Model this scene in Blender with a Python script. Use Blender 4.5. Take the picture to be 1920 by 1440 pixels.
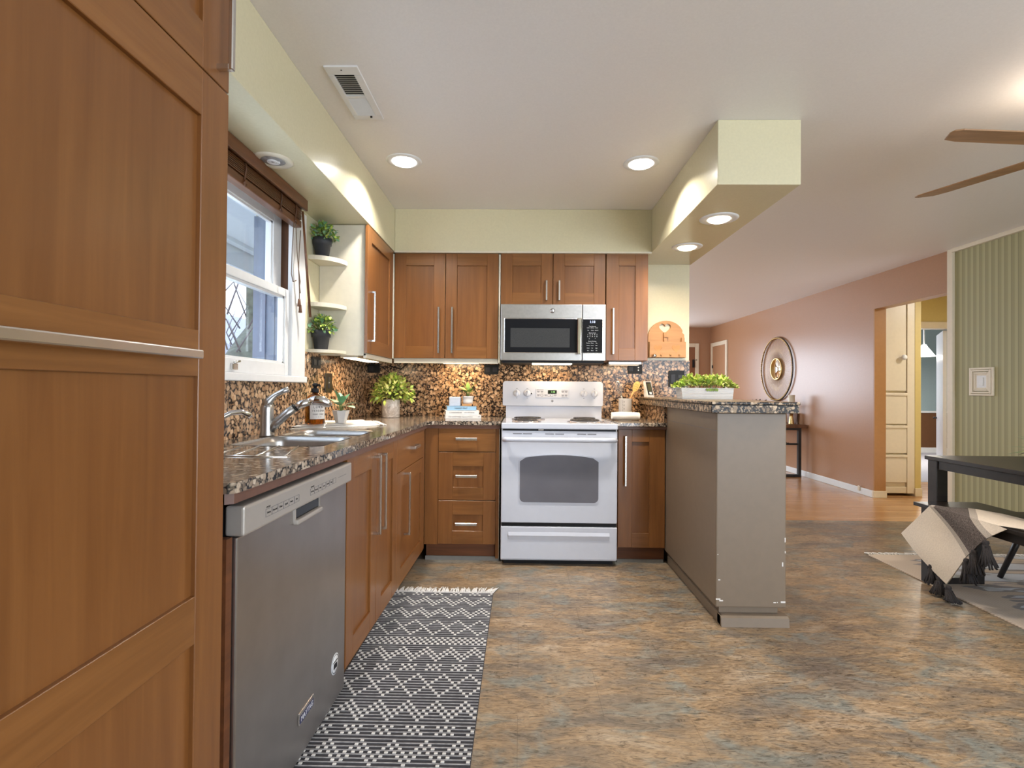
import bpy, bmesh, math, random
from mathutils import Vector, Matrix
for o in list(bpy.data.objects): bpy.data.objects.remove(o)
SC = bpy.context.scene
COL = SC.collection
PI = math.pi
def lin(r, g, b):
    f = lambda c: (c/255/12.92) if c/255 <= .04045 else ((c/255+.055)/1.055)**2.4
    return (f(r), f(g), f(b), 1.0)

# ------------------------------------------------------------------ camera
cam = bpy.data.cameras.new('camera'); camo = bpy.data.objects.new('camera', cam); COL.objects.link(camo)
cam.sensor_fit = 'HORIZONTAL'; cam.sensor_width = 36.0; cam.lens = 36.0*967.09/1920
cam.clip_start = .02; cam.clip_end = 200
camo.matrix_world = Matrix.Translation((0, 0, 1.1543)) @ (Matrix.Rotation(.0160, 4, 'Z') @ Matrix.Rotation(PI/2+.0094, 4, 'X') @ Matrix.Rotation(.0084, 4, 'Z'))
SC.camera = camo
# ------------------------------------------------------------------ sky, daylight, exposure
SC.view_settings.view_transform = 'Standard'
SC.view_settings.look = 'None'
SC.view_settings.gamma = 1
SC.view_settings.use_curve_mapping = False
SC.view_settings.exposure = 0.08
wd = bpy.data.worlds.new('overcast_sky'); SC.world = wd; wd.use_nodes = True
wn = wd.node_tree.nodes; wl = wd.node_tree.links
bg = wn['Background']; bg.inputs['Strength'].default_value = 3.0
tcn = wn.new('ShaderNodeTexCoord'); sep = wn.new('ShaderNodeSeparateXYZ'); wr = wn.new('ShaderNodeValToRGB')
wl.new(tcn.outputs['Generated'], sep.inputs[0]); wl.new(sep.outputs['Z'], wr.inputs[0]); wl.new(wr.outputs[0], bg.inputs['Color'])
wr.color_ramp.elements[0].color = (.80, .84, .90, 1); wr.color_ramp.elements[1].color = (.70, .80, .98, 1)

def area(name, loc, direction, sx, sy, power, col, shape='RECTANGLE', parent=None, spread=PI):
    l = bpy.data.lights.new(name, 'AREA'); l.shape = shape; l.size = sx; l.size_y = sy
    l.energy = power; l.color = col[:3]; l.spread = spread
    o = bpy.data.objects.new(name, l); COL.objects.link(o)
    q = Vector(direction).to_track_quat('-Z', 'Y')
    m = Matrix.Translation(loc) @ q.to_matrix().to_4x4()
    if parent is not None:
        o.parent = parent; o.matrix_local = wmat(parent).inverted() @ m
    else:
        o.matrix_world = m
    return o
def wmat(o):
    m = Matrix.Identity(4)
    while o is not None:
        m = o.matrix_basis @ m; o = o.parent
    return m
DAY = (.78, .88, 1.0); WARM = (1.0, .72, .42); COOLW = (1.0, .95, .88); SOFTW = (1.0, .84, .66)
# daylight at the sink and far living room windows, plus added unseen light openings
area('unseen_front_fill', (2.75, -2.52, 1.25), (-.12, 1, .10), 2.0, 2.0, 108, DAY)  # added light at an assumed opening behind the viewer
area('unseen_dining_fill', (3.92, -.9, 1.45), (-1, .1, .06), 1.9, 1.25, 62, DAY)  # added light out of view, brightens pantry and dishwasher
area('living_window_daylight', (1.7, 10.66, 1.45), (0, -1, -.1), 2.6, 1.2, 95, DAY)
area('unseen_side_fill', (-1.35, 7.6, 1.4), (1, -.1, -.05), 2.2, 1.2, 70, DAY)  # added light at an unseen side opening of the living room
area('sink_window_daylight', (-1.44, 1.86, 1.65), (1, .1, -.15), .66, .7, 10, DAY)

# ------------------------------------------------------------------ helpers
class MB:
    def __init__(s): s.bm = bmesh.new(); s.mi = 0
    def _tag(s, fs):
        for f in fs: f.material_index = s.mi
    def box(s, x0, x1, y0, y1, z0, z1, bev=0, seg=2):
        x0, x1 = min(x0, x1), max(x0, x1); y0, y1 = min(y0, y1), max(y0, y1); z0, z1 = min(z0, z1), max(z0, z1)
        v = [s.bm.verts.new(p) for p in ((x0,y0,z0),(x1,y0,z0),(x1,y1,z0),(x0,y1,z0),(x0,y0,z1),(x1,y0,z1),(x1,y1,z1),(x0,y1,z1))]
        fs = [s.bm.faces.new([v[i] for i in q]) for q in ((3,2,1,0),(4,5,6,7),(0,1,5,4),(1,2,6,5),(2,3,7,6),(3,0,4,7))]
        s._tag(fs)
        if bev > 0:
            es = list({e for f in fs for e in f.edges})
            r = bmesh.ops.bevel(s.bm, geom=es, offset=bev, segments=seg, affect='EDGES', profile=.5)
            s._tag(r['faces'])
        return s
    def prism(s, pts, axis, a, b, bev=0, smooth=False):
        """pts 2-D polygon; axis 'x','y','z' is the extrusion axis from a to b"""
        def P(u, v, w):
            return (w, u, v) if axis == 'x' else (u, w, v) if axis == 'y' else (u, v, w)
        A = [s.bm.verts.new(P(u, v, a)) for u, v in pts]; B = [s.bm.verts.new(P(u, v, b)) for u, v in pts]
        n = len(pts); fs = [s.bm.faces.new(A), s.bm.faces.new(B[::-1])]
        for i in range(n):
            f = s.bm.faces.new((A[i], B[i], B[(i+1) % n], A[(i+1) % n])); f.smooth = smooth; fs.append(f)
        s._tag(fs)
        if bev > 0:
            es = list({e for f in fs[:2] for e in f.edges})
            r = bmesh.ops.bevel(s.bm, geom=es, offset=bev, segments=2, affect='EDGES', profile=.5); s._tag(r['faces'])
        return s
    def tube(s, path, r, n=10, cap=True):
        path = [Vector(p) for p in path]; rs = r if isinstance(r, (list, tuple)) else [r]*len(path)
        rings = []; prev = None
        for i, p in enumerate(path):
            t = (path[min(i+1, len(path)-1)]-path[max(i-1, 0)])
            t = t.normalized() if t.length > 1e-9 else Vector((0, 0, 1))
            if prev is None:
                a = t.orthogonal().normalized()
            else:
                a = (prev - t*prev.dot(t)); a = a.normalized() if a.length > 1e-6 else t.orthogonal().normalized()
            prev = a; b = t.cross(a)
            rings.append([s.bm.verts.new(p+(a*math.cos(2*PI*k/n)+b*math.sin(2*PI*k/n))*rs[i]) for k in range(n)])
        fs = []
        for A, B in zip(rings, rings[1:]):
            for k in range(n):
                f = s.bm.faces.new((A[k], A[(k+1) % n], B[(k+1) % n], B[k])); f.smooth = True; fs.append(f)
        if cap:
            fs.append(s.bm.faces.new(rings[0][::-1])); fs.append(s.bm.faces.new(rings[-1]))
        s._tag(fs); return s
    def lathe(s, prof, c=(0, 0, 0), n=32, axis='z', smooth=True):
        """prof list of (r, h); solid of revolution about axis through c"""
        c = Vector(c); rings = []
        def P(r, h, a):
            x, y = r*math.cos(a), r*math.sin(a)
            return c+Vector((x, y, h) if axis == 'z' else (x, -h, y) if axis == 'y' else (h, x, y))
        for r, h in prof:
            if r < 1e-6: rings.append([s.bm.verts.new(P(0, h, 0))])
            else: rings.append([s.bm.verts.new(P(r, h, 2*PI*k/n)) for k in range(n)])
        fs = []
        for A, B in zip(rings, rings[1:]):
            for k in range(n):
                q = (k+1) % n
                if len(A) == 1 and len(B) == 1: continue
                if len(A) == 1: f = s.bm.faces.new((A[0], B[q], B[k]))
                elif len(B) == 1: f = s.bm.faces.new((A[k], A[q], B[0]))
                else: f = s.bm.faces.new((A[k], A[q], B[q], B[k]))
                f.smooth = smooth; fs.append(f)
        s._tag(fs); return s
    def quad(s, a, b, c, d, smooth=False):
        f = s.bm.faces.new([s.bm.verts.new(p) for p in (a, b, c, d)]); f.smooth = smooth; s._tag([f]); return s
    def grid(s, pts, smooth=True):
        V = [[s.bm.verts.new(p) for p in row] for row in pts]; fs = []
        for i in range(len(V)-1):
            for j in range(len(V[0])-1):
                f = s.bm.faces.new((V[i][j], V[i][j+1], V[i+1][j+1], V[i+1][j])); f.smooth = smooth; fs.append(f)
        s._tag(fs); return s
    def leaf(s, p, d, up, L, W, bend=.25, fold=.15, n=3):
        """a pointed leaf of n segments from p along d, width across, drooping by bend"""
        p = Vector(p); d = Vector(d).normalized(); side = d.cross(Vector(up))
        side = side.normalized() if side.length > 1e-5 else d.orthogonal().normalized()
        nn = side.cross(d).normalized(); prev = None; fs = []
        for i in range(n+1):
            t = i/n; w = W*.5*math.sin(PI*min(1, .12+.88*t))**.8 if i < n else 0
            c = p+d*(L*t)-nn*(bend*L*t*t)
            if i < n:
                cur = (s.bm.verts.new(c+side*w+nn*(fold*w)), s.bm.verts.new(c), s.bm.verts.new(c-side*w+nn*(fold*w)))
            else: cur = (s.bm.verts.new(c),)
            if prev:
                if len(cur) == 3:
                    fs += [s.bm.faces.new((prev[0], prev[1], cur[1], cur[0])), s.bm.faces.new((prev[1], prev[2], cur[2], cur[1]))]
                else:
                    fs += [s.bm.faces.new((prev[0], prev[1], cur[0])), s.bm.faces.new((prev[1], prev[2], cur[0]))]
            prev = cur
        for f in fs: f.smooth = True
        s._tag(fs); return s
    def build(s, name, mats, parent=None, local=False, recalc=True):
        if recalc: bmesh.ops.recalc_face_normals(s.bm, faces=s.bm.faces)
        me = bpy.data.meshes.new(name); s.bm.to_mesh(me); s.bm.free()
        for m in (mats if isinstance(mats, (list, tuple)) else [mats]): me.materials.append(m)
        if parent is not None and not local: me.transform(wmat(parent).inverted())
        o = bpy.data.objects.new(name, me); COL.objects.link(o)
        if parent is not None: o.parent = parent
        return o
def tag(o, label=None, cat=None, group=None, kind=None):
    if label: o['label'] = label
    if cat: o['category'] = cat
    if group: o['group'] = group
    if kind: o['kind'] = kind
    return o
def thing(name, label, cat, loc=(0, 0, 0), rotz=0, group=None):
    o = bpy.data.objects.new(name, None); COL.objects.link(o); o.empty_display_size = .05
    o.location = loc; o.rotation_euler = (0, 0, rotz)
    return tag(o, label, cat, group)
def struct(o, label, cat): return tag(o, label, cat, kind='structure')
def setlabel(o, l): o['label'] = l; return o
def copy_tree(o, parent=None):
    c = o.copy(); COL.objects.link(c); c.parent = parent
    for ch in o.children: copy_tree(ch, c)
    return c
def text(name, body, size, loc, right, up, mat, parent=None, align='CENTER', sx=1.0, local=False):
    cu = bpy.data.curves.new(name, 'FONT'); cu.body = body; cu.size = size; cu.align_x = align; cu.align_y = 'CENTER'; cu.extrude = .0002
    cu.materials.append(mat); o = bpy.data.objects.new(name, cu); COL.objects.link(o)
    r = Vector(right).normalized(); u = Vector(up).normalized(); n = r.cross(u)
    m = Matrix((( r.x*sx, u.x, n.x, loc[0]), (r.y*sx, u.y, n.y, loc[1]), (r.z*sx, u.z, n.z, loc[2]), (0, 0, 0, 1)))
    if parent is not None: m = m if local else wmat(parent).inverted() @ m
    dg = bpy.context.evaluated_depsgraph_get(); me = bpy.data.meshes.new_from_object(o.evaluated_get(dg))
    me.transform(m); bpy.data.objects.remove(o); bpy.data.curves.remove(cu)
    if not me.materials: me.materials.append(mat)
    o = bpy.data.objects.new(name, me); COL.objects.link(o)
    if parent is not None: o.parent = parent
    return o
def merged(name, objs, parent):
    b = bmesh.new(); mat = objs[0].data.materials[0]
    for o in objs:
        b.from_mesh(o.data); bpy.data.objects.remove(o)
    me = bpy.data.meshes.new(name); b.to_mesh(me); b.free(); me.materials.append(mat)
    o = bpy.data.objects.new(name, me); COL.objects.link(o); o.parent = parent
    return o

# ------------------------------------------------------------------ materials
MATS = {}
def new_mat(name):
    m = bpy.data.materials.new(name); m.use_nodes = True; MATS[name] = m
    nt = m.node_tree; return m, nt, nt.nodes['Principled BSDF']
def N(nt, t, **kw):
    n = nt.nodes.new('ShaderNode'+t)
    for k, v in kw.items():
        if k in n.inputs: n.inputs[k].default_value = v
        else: setattr(n, k, v)
    return n
def coords(nt, scale=(1, 1, 1), which='Object', rot=(0, 0, 0)):
    tc = N(nt, 'TexCoord'); mp = N(nt, 'Mapping'); mp.inputs['Scale'].default_value = scale; mp.inputs['Rotation'].default_value = rot
    nt.links.new(tc.outputs[which], mp.inputs[0]); return mp.outputs[0]
def ramp(nt, src, stops, interp='LINEAR'):
    r = N(nt, 'ValToRGB'); r.color_ramp.interpolation = interp
    while len(r.color_ramp.elements) < len(stops): r.color_ramp.elements.new(.5)
    for e, (p, c) in zip(r.color_ramp.elements, stops): e.position = p; e.color = c if len(c) == 4 else (*c, 1)
    nt.links.new(src, r.inputs[0]); return r.outputs[0]
def mixc(nt, f, a, b, mode='MIX'):
    m = N(nt, 'Mix', data_type='RGBA', blend_type=mode)
    for s, v in ((m.inputs[0], f), (m.inputs[6], a), (m.inputs[7], b)):
        if hasattr(v, 'links') or hasattr(v, 'is_linked'): nt.links.new(v, s)
        else: s.default_value = v
    return m.outputs[2]
def bump(nt, p, h, strength, dist=.002):
    b = N(nt, 'Bump'); b.inputs['Strength'].default_value = strength; b.inputs['Distance'].default_value = dist
    nt.links.new(h, b.inputs['Height']); nt.links.new(b.outputs[0], p.inputs['Normal'])
def plain(name, col, rough=.5, metal=0, noise=.06, scale=30, bmp=0, spec=.5, coat=0, emit=None, estr=0, alpha=None):
    m, nt, p = new_mat(name)
    v = coords(nt); nz = N(nt, 'TexNoise', Scale=scale, Detail=3.0); nt.links.new(v, nz.inputs[0])
    d = tuple(c*(1-noise) for c in col[:3])+(1,); u = tuple(min(1, c*(1+noise)) for c in col[:3])+(1,)
    nt.links.new(ramp(nt, nz.outputs[0], [(.3, d), (.7, u)]), p.inputs['Base Color'])
    p.inputs['Roughness'].default_value = rough; p.inputs['Metallic'].default_value = metal
    p.inputs['Specular IOR Level'].default_value = spec; p.inputs['Coat Weight'].default_value = coat
    if bmp: bump(nt, p, nz.outputs[0], bmp, .003)
    if emit: p.inputs['Emission Color'].default_value = emit; p.inputs['Emission Strength'].default_value = estr
    return m
def wood(name, c0, c1, scale, rough=.32, coat=.15, spec=.45):
    """stretched-noise grain; scale is small along the grain"""
    m, nt, p = new_mat(name)
    v = coords(nt, scale); n1 = N(nt, 'TexNoise', Scale=1.0, Detail=6.0, Roughness=.6, Distortion=.6); nt.links.new(v, n1.inputs[0])
    v2 = coords(nt, tuple(s*.12+.6 for s in scale)); n2 = N(nt, 'TexNoise', Scale=1.2, Detail=2.0); nt.links.new(v2, n2.inputs[0])
    a = ramp(nt, n1.outputs[0], [(.3, c0), (.7, c1)])
    b = ramp(nt, n2.outputs[0], [(.3, (.90, .90, .90, 1)), (.7, (1.07, 1.07, 1.07, 1))])
    nt.links.new(mixc(nt, 1.0, a, b, 'MULTIPLY'), p.inputs['Base Color'])
    p.inputs['Roughness'].default_value = rough; p.inputs['Coat Weight'].default_value = coat; p.inputs['Coat Roughness'].default_value = .25
    p.inputs['Specular IOR Level'].default_value = spec
    bump(nt, p, n1.outputs[0], .04, .001); return m
def granite(name, scale, light, mid, dark, rough=.12, lo=.40, hi=.56):
    """ovoid crystals in a dark matrix: a ball pattern cut by distance to its centres, with finer balls in the gaps"""
    m, nt, p = new_mat(name)
    v = coords(nt); nz = N(nt, 'TexNoise', Scale=26.0, Detail=2.0); nt.links.new(v, nz.inputs[0])
    wv = mixc(nt, .02, v, nz.outputs['Color'], 'ADD')
    def layer(sc, a, b_, seed):
        c = N(nt, 'TexVoronoi', Scale=sc); c.inputs['Randomness'].default_value = .9; nt.links.new(wv, c.inputs['Vector'])
        cell = N(nt, 'SeparateColor'); nt.links.new(c.outputs['Color'], cell.inputs[0])
        col = ramp(nt, cell.outputs[seed], [(0, tuple(x*.42 for x in mid[:3])), (.25, tuple(x*.75 for x in mid[:3])), (.5, mid), (1, light)])
        msk = ramp(nt, c.outputs['Distance'], [(a, (1, 1, 1, 1)), (b_, (0, 0, 0, 1))])
        return col, msk
    c1, m1 = layer(scale, lo, hi, 0); c2, m2 = layer(scale*2.1, lo, hi, 1)
    low = mixc(nt, m2, dark, mixc(nt, .35, c2, dark)); base = mixc(nt, m1, low, c1)
    n2 = N(nt, 'TexNoise', Scale=120.0, Detail=4.0, Roughness=.7); nt.links.new(v, n2.inputs[0])
    base = mixc(nt, .6, base, ramp(nt, n2.outputs[0], [(.33, (.55, .52, .5, 1)), (.62, (1.15, 1.12, 1.1, 1))]), 'MULTIPLY')
    nt.links.new(base, p.inputs['Base Color'])
    p.inputs['Roughness'].default_value = rough; p.inputs['Specular IOR Level'].default_value = .5
    return m
M_GRBAR = granite('bold_beige_granite', 44.0, lin(216, 194, 166), lin(170, 146, 118), lin(34, 31, 30), .30, .35, .48)
M_GRBAR.node_tree.nodes['Principled BSDF'].inputs['Specular IOR Level'].default_value = .2
CW0, CW1 = lin(116, 72, 35), lin(134, 87, 45)
M_WV = wood('cabinet_wood_upright', CW0, CW1, (38, 38, 2.2))
M_WH = wood('cabinet_wood_level', lin(118, 74, 35), lin(138, 91, 47), (2.2, 38, 38))
M_WP = wood('cabinet_wood_panel', lin(114, 70, 33), lin(130, 84, 43), (30, 30, 1.6))
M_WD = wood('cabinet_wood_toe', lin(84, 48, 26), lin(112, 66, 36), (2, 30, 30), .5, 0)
M_BROWN = plain('brown_edge_strip', lin(104, 74, 62), .35, noise=.1)
M_CREAM = plain('cream_laminate', lin(214, 206, 186), .4, noise=.03)
M_SOFFIT = plain('pale_yellow_paint', lin(211, 203, 170), .26, noise=.025, scale=90, bmp=.10, spec=.5)
M_CEIL = plain('ceiling_paint', lin(233, 229, 226), .42, noise=.02, scale=120, bmp=.08)
M_SOFU = plain('soffit_underside_paint', lin(214, 206, 190), .36, noise=.02, scale=100, bmp=.08)
M_BROWNWALL = plain('clay_brown_paint', lin(168, 125, 94), .33, noise=.03, scale=60, bmp=.05)
M_TAUPE = plain('taupe_paint', lin(124, 108, 91), .42, noise=.03, scale=25, bmp=.03)
M_WHITE = plain('white_trim_paint', lin(226, 226, 226), .35, noise=.02)
M_CREAMT = plain('cream_trim_paint', lin(222, 209, 186), .35, noise=.02)
M_YELLOW = plain('mustard_paint', lin(204, 182, 118), .5, noise=.02)
M_TEAL = plain('grey_teal_paint', lin(150, 168, 172), .5, noise=.02)
M_CHOC = plain('chocolate_wainscot_paint', lin(104, 68, 40), .5, noise=.04)
M_GRANITE = granite('speckled_brown_granite', 40.0, lin(214, 182, 148), lin(176, 140, 106), lin(44, 35, 31), .2)
M_GRANITE.node_tree.nodes['Principled BSDF'].inputs['Specular IOR Level'].default_value = .3
M_GRTOP = granite('speckled_grey_granite', 52.0, lin(204, 190, 172), lin(160, 142, 124), lin(42, 40, 40), .12)
M_STEEL = plain('brushed_steel', (.46, .45, .44, 1), .34, 1.0, noise=.05, scale=60)
M_NICKEL = plain('satin_nickel', (.66, .64, .61, 1), .26, 1.0, noise=.03)
M_CHROME = plain('chrome', (.78, .78, .80, 1), .08, 1.0, noise=.01)
M_DWST = plain('dishwasher_steel', (.47, .455, .45, 1), .36, 1.0, noise=.06, scale=8)
M_DWP = plain('dishwasher_panel', lin(176, 170, 164), .35, .35, noise=.02)
M_WENAM = plain('white_enamel', lin(198, 202, 213), .14, noise=.01, coat=.3)
M_BLACKGL = plain('black_glass', (.010, .011, .014, 1), .05, noise=0, spec=.16)
M_MESHGL = plain('screened_dark_glass', (.042, .044, .047, 1), .12, noise=.3, scale=400, spec=.14)
M_OVENGL = plain('oven_window_glass', lin(104, 104, 112), .07, noise=.06, scale=6, spec=.5)
M_BLACK = plain('black_plastic', (.012, .012, .013, 1), .45, noise=.2, spec=.2)
M_DARKM = plain('black_painted_metal', (.018, .017, .018, 1), .38, noise=.2)
M_COIL = plain('burner_coil_metal', (.05, .045, .045, 1), .45, .6, noise=.2)
M_PAN = plain('drip_pan_chrome', (.55, .48, .44, 1), .22, 1.0)
M_GREYT = plain('print_grey', lin(110, 110, 116), .6)
M_DKT = plain('print_black', lin(30, 30, 34), .6)
M_WT = plain('print_white', lin(220, 222, 226), .6)
M_TOWEL = plain('white_cotton', lin(232, 228, 222), .9, noise=.05, scale=200, bmp=.3)
M_GREEN = plain('grass_green_leaf', lin(120, 150, 58), .5, noise=.35, scale=28)
M_LIME = plain('lime_leaf', lin(176, 196, 84), .5, noise=.35, scale=30)
M_PALE = plain('pale_yellow_green_leaf', lin(190, 190, 110), .5, noise=.35, scale=26)
M_SAGE = plain('blue_green_leaf', lin(112, 156, 116), .4, noise=.25, scale=30)
M_STEM = plain('green_stem', lin(120, 130, 70), .6)
M_SOIL = plain('potting_soil', lin(60, 44, 32), .9, noise=.4, scale=120)
M_POTBK = plain('charcoal_pot', lin(52, 54, 60), .6, noise=.08, scale=150)
M_POTWH = plain('pale_grey_ceramic', lin(206, 202, 198), .5, noise=.03)
M_LAMPON = plain('lit_lens', (1, 1, 1, 1), .5, noise=0, emit=(1, .97, .92, 1), estr=4.0)
M_LAMPWARM = plain('lit_warm_lens', (1, .95, .85, 1), .5, noise=0, emit=(1, .86, .62, 1), estr=4.0)
M_LAMPDIM = plain('dim_warm_lens', (.8, .74, .66, 1), .4, noise=0, emit=(1, .82, .56, 1), estr=.55)
M_LAMPOFF = plain('unlit_lens', lin(150, 150, 152), .2, noise=.3, scale=30)
M_BLIND = wood('blind_walnut', lin(82, 50, 28), lin(112, 70, 40), (40, 2, 40), .4, .1)
M_JAMBW = wood('stained_jamb', lin(70, 44, 26), lin(108, 68, 40), (40, 40, 3), .5, 0)
M_BEECH = wood('pale_beech', lin(180, 132, 84), lin(198, 148, 98), (3, 30, 30), .5, 0)
M_FANW = wood('fan_blade_wood', lin(140, 106, 74), lin(172, 132, 94), (4, 30, 30), .45, 0)
M_RUSTIC = wood('rustic_walnut', lin(88, 58, 38), lin(128, 88, 58), (20, 2, 20), .5, 0)
M_BLKWOOD = wood('black_stained_wood', lin(26, 22, 21), lin(40, 34, 32), (3, 20, 20), .36, .1, .4)
M_GOLD = plain('antique_gold', (.62, .44, .2, 1), .32, 1.0)
M_MIRROR = plain('mirror_silver', (.86, .82, .74, 1), .02, 1.0, noise=0)
M_BARK = plain('mossy_bark', lin(98, 104, 92), .9, noise=.35, scale=9, bmp=.6)
M_TWIG = plain('twig_bark', lin(110, 106, 110), .9)
M_SIDING = plain('pale_siding', lin(216, 218, 226), .8)
M_SHINGLE = plain('grey_shingles', lin(170, 174, 184), .9, noise=.15, scale=14)
M_EAVE = plain('eave_paint', lin(206, 214, 232), .6, noise=.02)
M_BOUNCE = plain('pale_bounce_ground', lin(196, 198, 190), .95, noise=.2, scale=2)  # pale so the unseen ground bounces light onto the eave
def glass_mat(name, tint, refl):
    m, nt, p = new_mat(name); nt.nodes.remove(p); out = nt.nodes['Material Output']
    t = N(nt, 'BsdfTransparent'); t.inputs[0].default_value = tint
    g = N(nt, 'BsdfGlossy'); g.inputs['Roughness'].default_value = .02
    lw = N(nt, 'LayerWeight'); pw = N(nt, 'Math', operation='POWER'); pw.inputs[1].default_value = 4.0; nt.links.new(lw.outputs['Facing'], pw.inputs[0])
    f = N(nt, 'Math', operation='MULTIPLY_ADD'); f.inputs[1].default_value = .55; f.inputs[2].default_value = .035; nt.links.new(pw.outputs[0], f.inputs[0])
    mx = N(nt, 'MixShader'); nt.links.new(f.outputs[0], mx.inputs[0]); nt.links.new(t.outputs[0], mx.inputs[1]); nt.links.new(g.outputs[0], mx.inputs[2])
    nt.links.new(mx.outputs[0], out.inputs[0]); return m
M_PANE = glass_mat('window_glass', (.93, .96, 1, 1), 1.45)
def amber():
    m, nt, p = new_mat('amber_glass'); p.inputs['Base Color'].default_value = lin(150, 84, 10); p.inputs['Transmission Weight'].default_value = .85
    p.inputs['Roughness'].default_value = .06; p.inputs['IOR'].default_value = 1.4
    v = coords(nt); nz = N(nt, 'TexNoise', Scale=9.0); nt.links.new(v, nz.inputs[0])
    nt.links.new(ramp(nt, nz.outputs[0], [(.3, lin(120, 66, 8)), (.7, lin(176, 104, 16))]), p.inputs['Base Color']); return m
M_AMBER = amber()
def vinyl():
    m, nt, p = new_mat('slate_look_vinyl')
    v = coords(nt, (1.0, 2.6, 1)); n1 = N(nt, 'TexNoise', Scale=2.6, Detail=7.0, Roughness=.62, Distortion=.5); nt.links.new(v, n1.inputs[0])
    v2 = coords(nt, (3.4, 13.0, 1), rot=(0, 0, .12)); n2 = N(nt, 'TexNoise', Scale=5.0, Detail=8.0, Roughness=.72, Distortion=1.6); nt.links.new(v2, n2.inputs[0])
    v3 = coords(nt, (1, 1.8, 1)); n3 = N(nt, 'TexNoise', Scale=4.2, Detail=6.0, Roughness=.6); n3.inputs['Distortion'].default_value = .9; nt.links.new(v3, n3.inputs[0])
    a = ramp(nt, n1.outputs[0], [(.30, lin(104, 96, 90)), (.43, lin(132, 118, 102)), (.54, lin(156, 132, 104)), (.68, lin(172, 156, 136))])
    g = ramp(nt, n3.outputs[0], [(.50, (0, 0, 0, 1)), (.66, (1, 1, 1, 1))])
    a = mixc(nt, g, a, lin(128, 130, 124))
    s = ramp(nt, n2.outputs[0], [(.36, (.26, .24, .22, 1)), (.46, (.74, .72, .70, 1)), (.55, (1.0, 1.0, .98, 1)), (.70, (1.34, 1.32, 1.28, 1))])
    a = mixc(nt, .95, a, s, 'MULTIPLY')
    vb = coords(nt, (1, 1, 1)); br = N(nt, 'TexBrick'); br.offset = .5; br.inputs['Scale'].default_value = 1.0; br.inputs['Brick Width'].default_value = .61; br.inputs['Row Height'].default_value = .305
    br.inputs['Mortar Size'].default_value = .0014; br.inputs['Color1'].default_value = (1, 1, 1, 1); br.inputs['Color2'].default_value = (.9, .9, .9, 1); br.inputs['Mortar'].default_value = (.55, .52, .5, 1)
    nt.links.new(vb, br.inputs[0]); a = mixc(nt, .6, a, br.outputs[0], 'MULTIPLY')
    nt.links.new(a, p.inputs['Base Color']); p.inputs['Roughness'].default_value = .34
    bump(nt, p, n2.outputs[0], .12, .002); return m
def planks(name, cols, width, length, rough=.25):
    m, nt, p = new_mat(name)
    vb = coords(nt, (1, 1, 1)); br = N(nt, 'TexBrick'); br.offset = .37
    for k, w in (('Scale', 1.0), ('Brick Width', length), ('Row Height', width), ('Mortar Size', .0012), ('Bias', .0)): br.inputs[k].default_value = w
    br.inputs['Color1'].default_value = cols[0]; br.inputs['Color2'].default_value = cols[1]; br.inputs['Mortar'].default_value = cols[2]
    nt.links.new(vb, br.inputs[0])
    v = coords(nt, (2, 30, 1)); n1 = N(nt, 'TexNoise', Scale=1.5, Detail=5.0); nt.links.new(v, n1.inputs[0])
    a = mixc(nt, .8, br.outputs[0], ramp(nt, n1.outputs[0], [(.3, (.78, .74, .7, 1)), (.7, (1.15, 1.12, 1.1, 1))]), 'MULTIPLY')
    nt.links.new(a, p.inputs['Base Color']); p.inputs['Roughness'].default_value = rough; return m
def beadboard():
    m, nt, p = new_mat('sage_striped_wallpaper')
    v = coords(nt, (0, 1, 0)); w = N(nt, 'TexWave', wave_type='BANDS', bands_direction='Y', wave_profile='SAW'); w.inputs['Scale'].default_value = 1/.0565*(2*PI)/20.0
    nt.links.new(v, w.inputs[0])
    c = ramp(nt, w.outputs[1], [(0, lin(134, 126, 88)), (.07, lin(134, 126, 88)), (.10, lin(172, 164, 122)), (.52, lin(168, 160, 118)), (.56, lin(152, 146, 104)), (1, lin(148, 142, 101))])
    nt.links.new(c, p.inputs['Base Color']); p.inputs['Roughness'].default_value = .6; return m
M_VINYL = vinyl()
M_OAK = planks('honey_oak_planks', (lin(196, 152, 104), lin(178, 132, 86), lin(98, 66, 40)), .057, .9)
M_BEAD = beadboard()
def marble():
    m, nt, p = new_mat('veined_marble')
    v = coords(nt); n1 = N(nt, 'TexNoise', Scale=14.0, Detail=6.0, Distortion=2.2); nt.links.new(v, n1.inputs[0])
    nt.links.new(ramp(nt, n1.outputs[0], [(.35, lin(206, 200, 194)), (.48, lin(176, 164, 154)), (.53, lin(214, 208, 202)), (.7, lin(196, 184, 172))]), p.inputs['Base Color']); p.inputs['Roughness'].default_value = .4; return m
M_MARBLE = marble()
def weave(name, c0, c1, sc):
    m, nt, p = new_mat(name)
    v = coords(nt); w = N(nt, 'TexWave', wave_type='BANDS', bands_direction='Y'); w.inputs['Scale'].default_value = sc; w.inputs['Distortion'].default_value = .5; w.inputs['Detail'].default_value = 2
    nt.links.new(v, w.inputs[0]); nz = N(nt, 'TexNoise', Scale=90.0); nt.links.new(v, nz.inputs[0])
    a = ramp(nt, w.outputs[1], [(.25, c0), (.75, c1)])
    a = mixc(nt, .6, a, ramp(nt, nz.outputs[0], [(.3, (.7, .7, .7, 1)), (.7, (1.2, 1.2, 1.2, 1))]), 'MULTIPLY')
    nt.links.new(a, p.inputs['Base Color']); p.inputs['Roughness'].default_value = .95; bump(nt, p, w.outputs[1], .5, .002); return m
M_RUGBK = weave('charcoal_rug_weave', lin(40, 40, 46), lin(66, 66, 72), 90)
M_RUGWH = plain('white_rug_yarn', lin(212, 210, 208), .95, noise=.1, scale=200)
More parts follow.
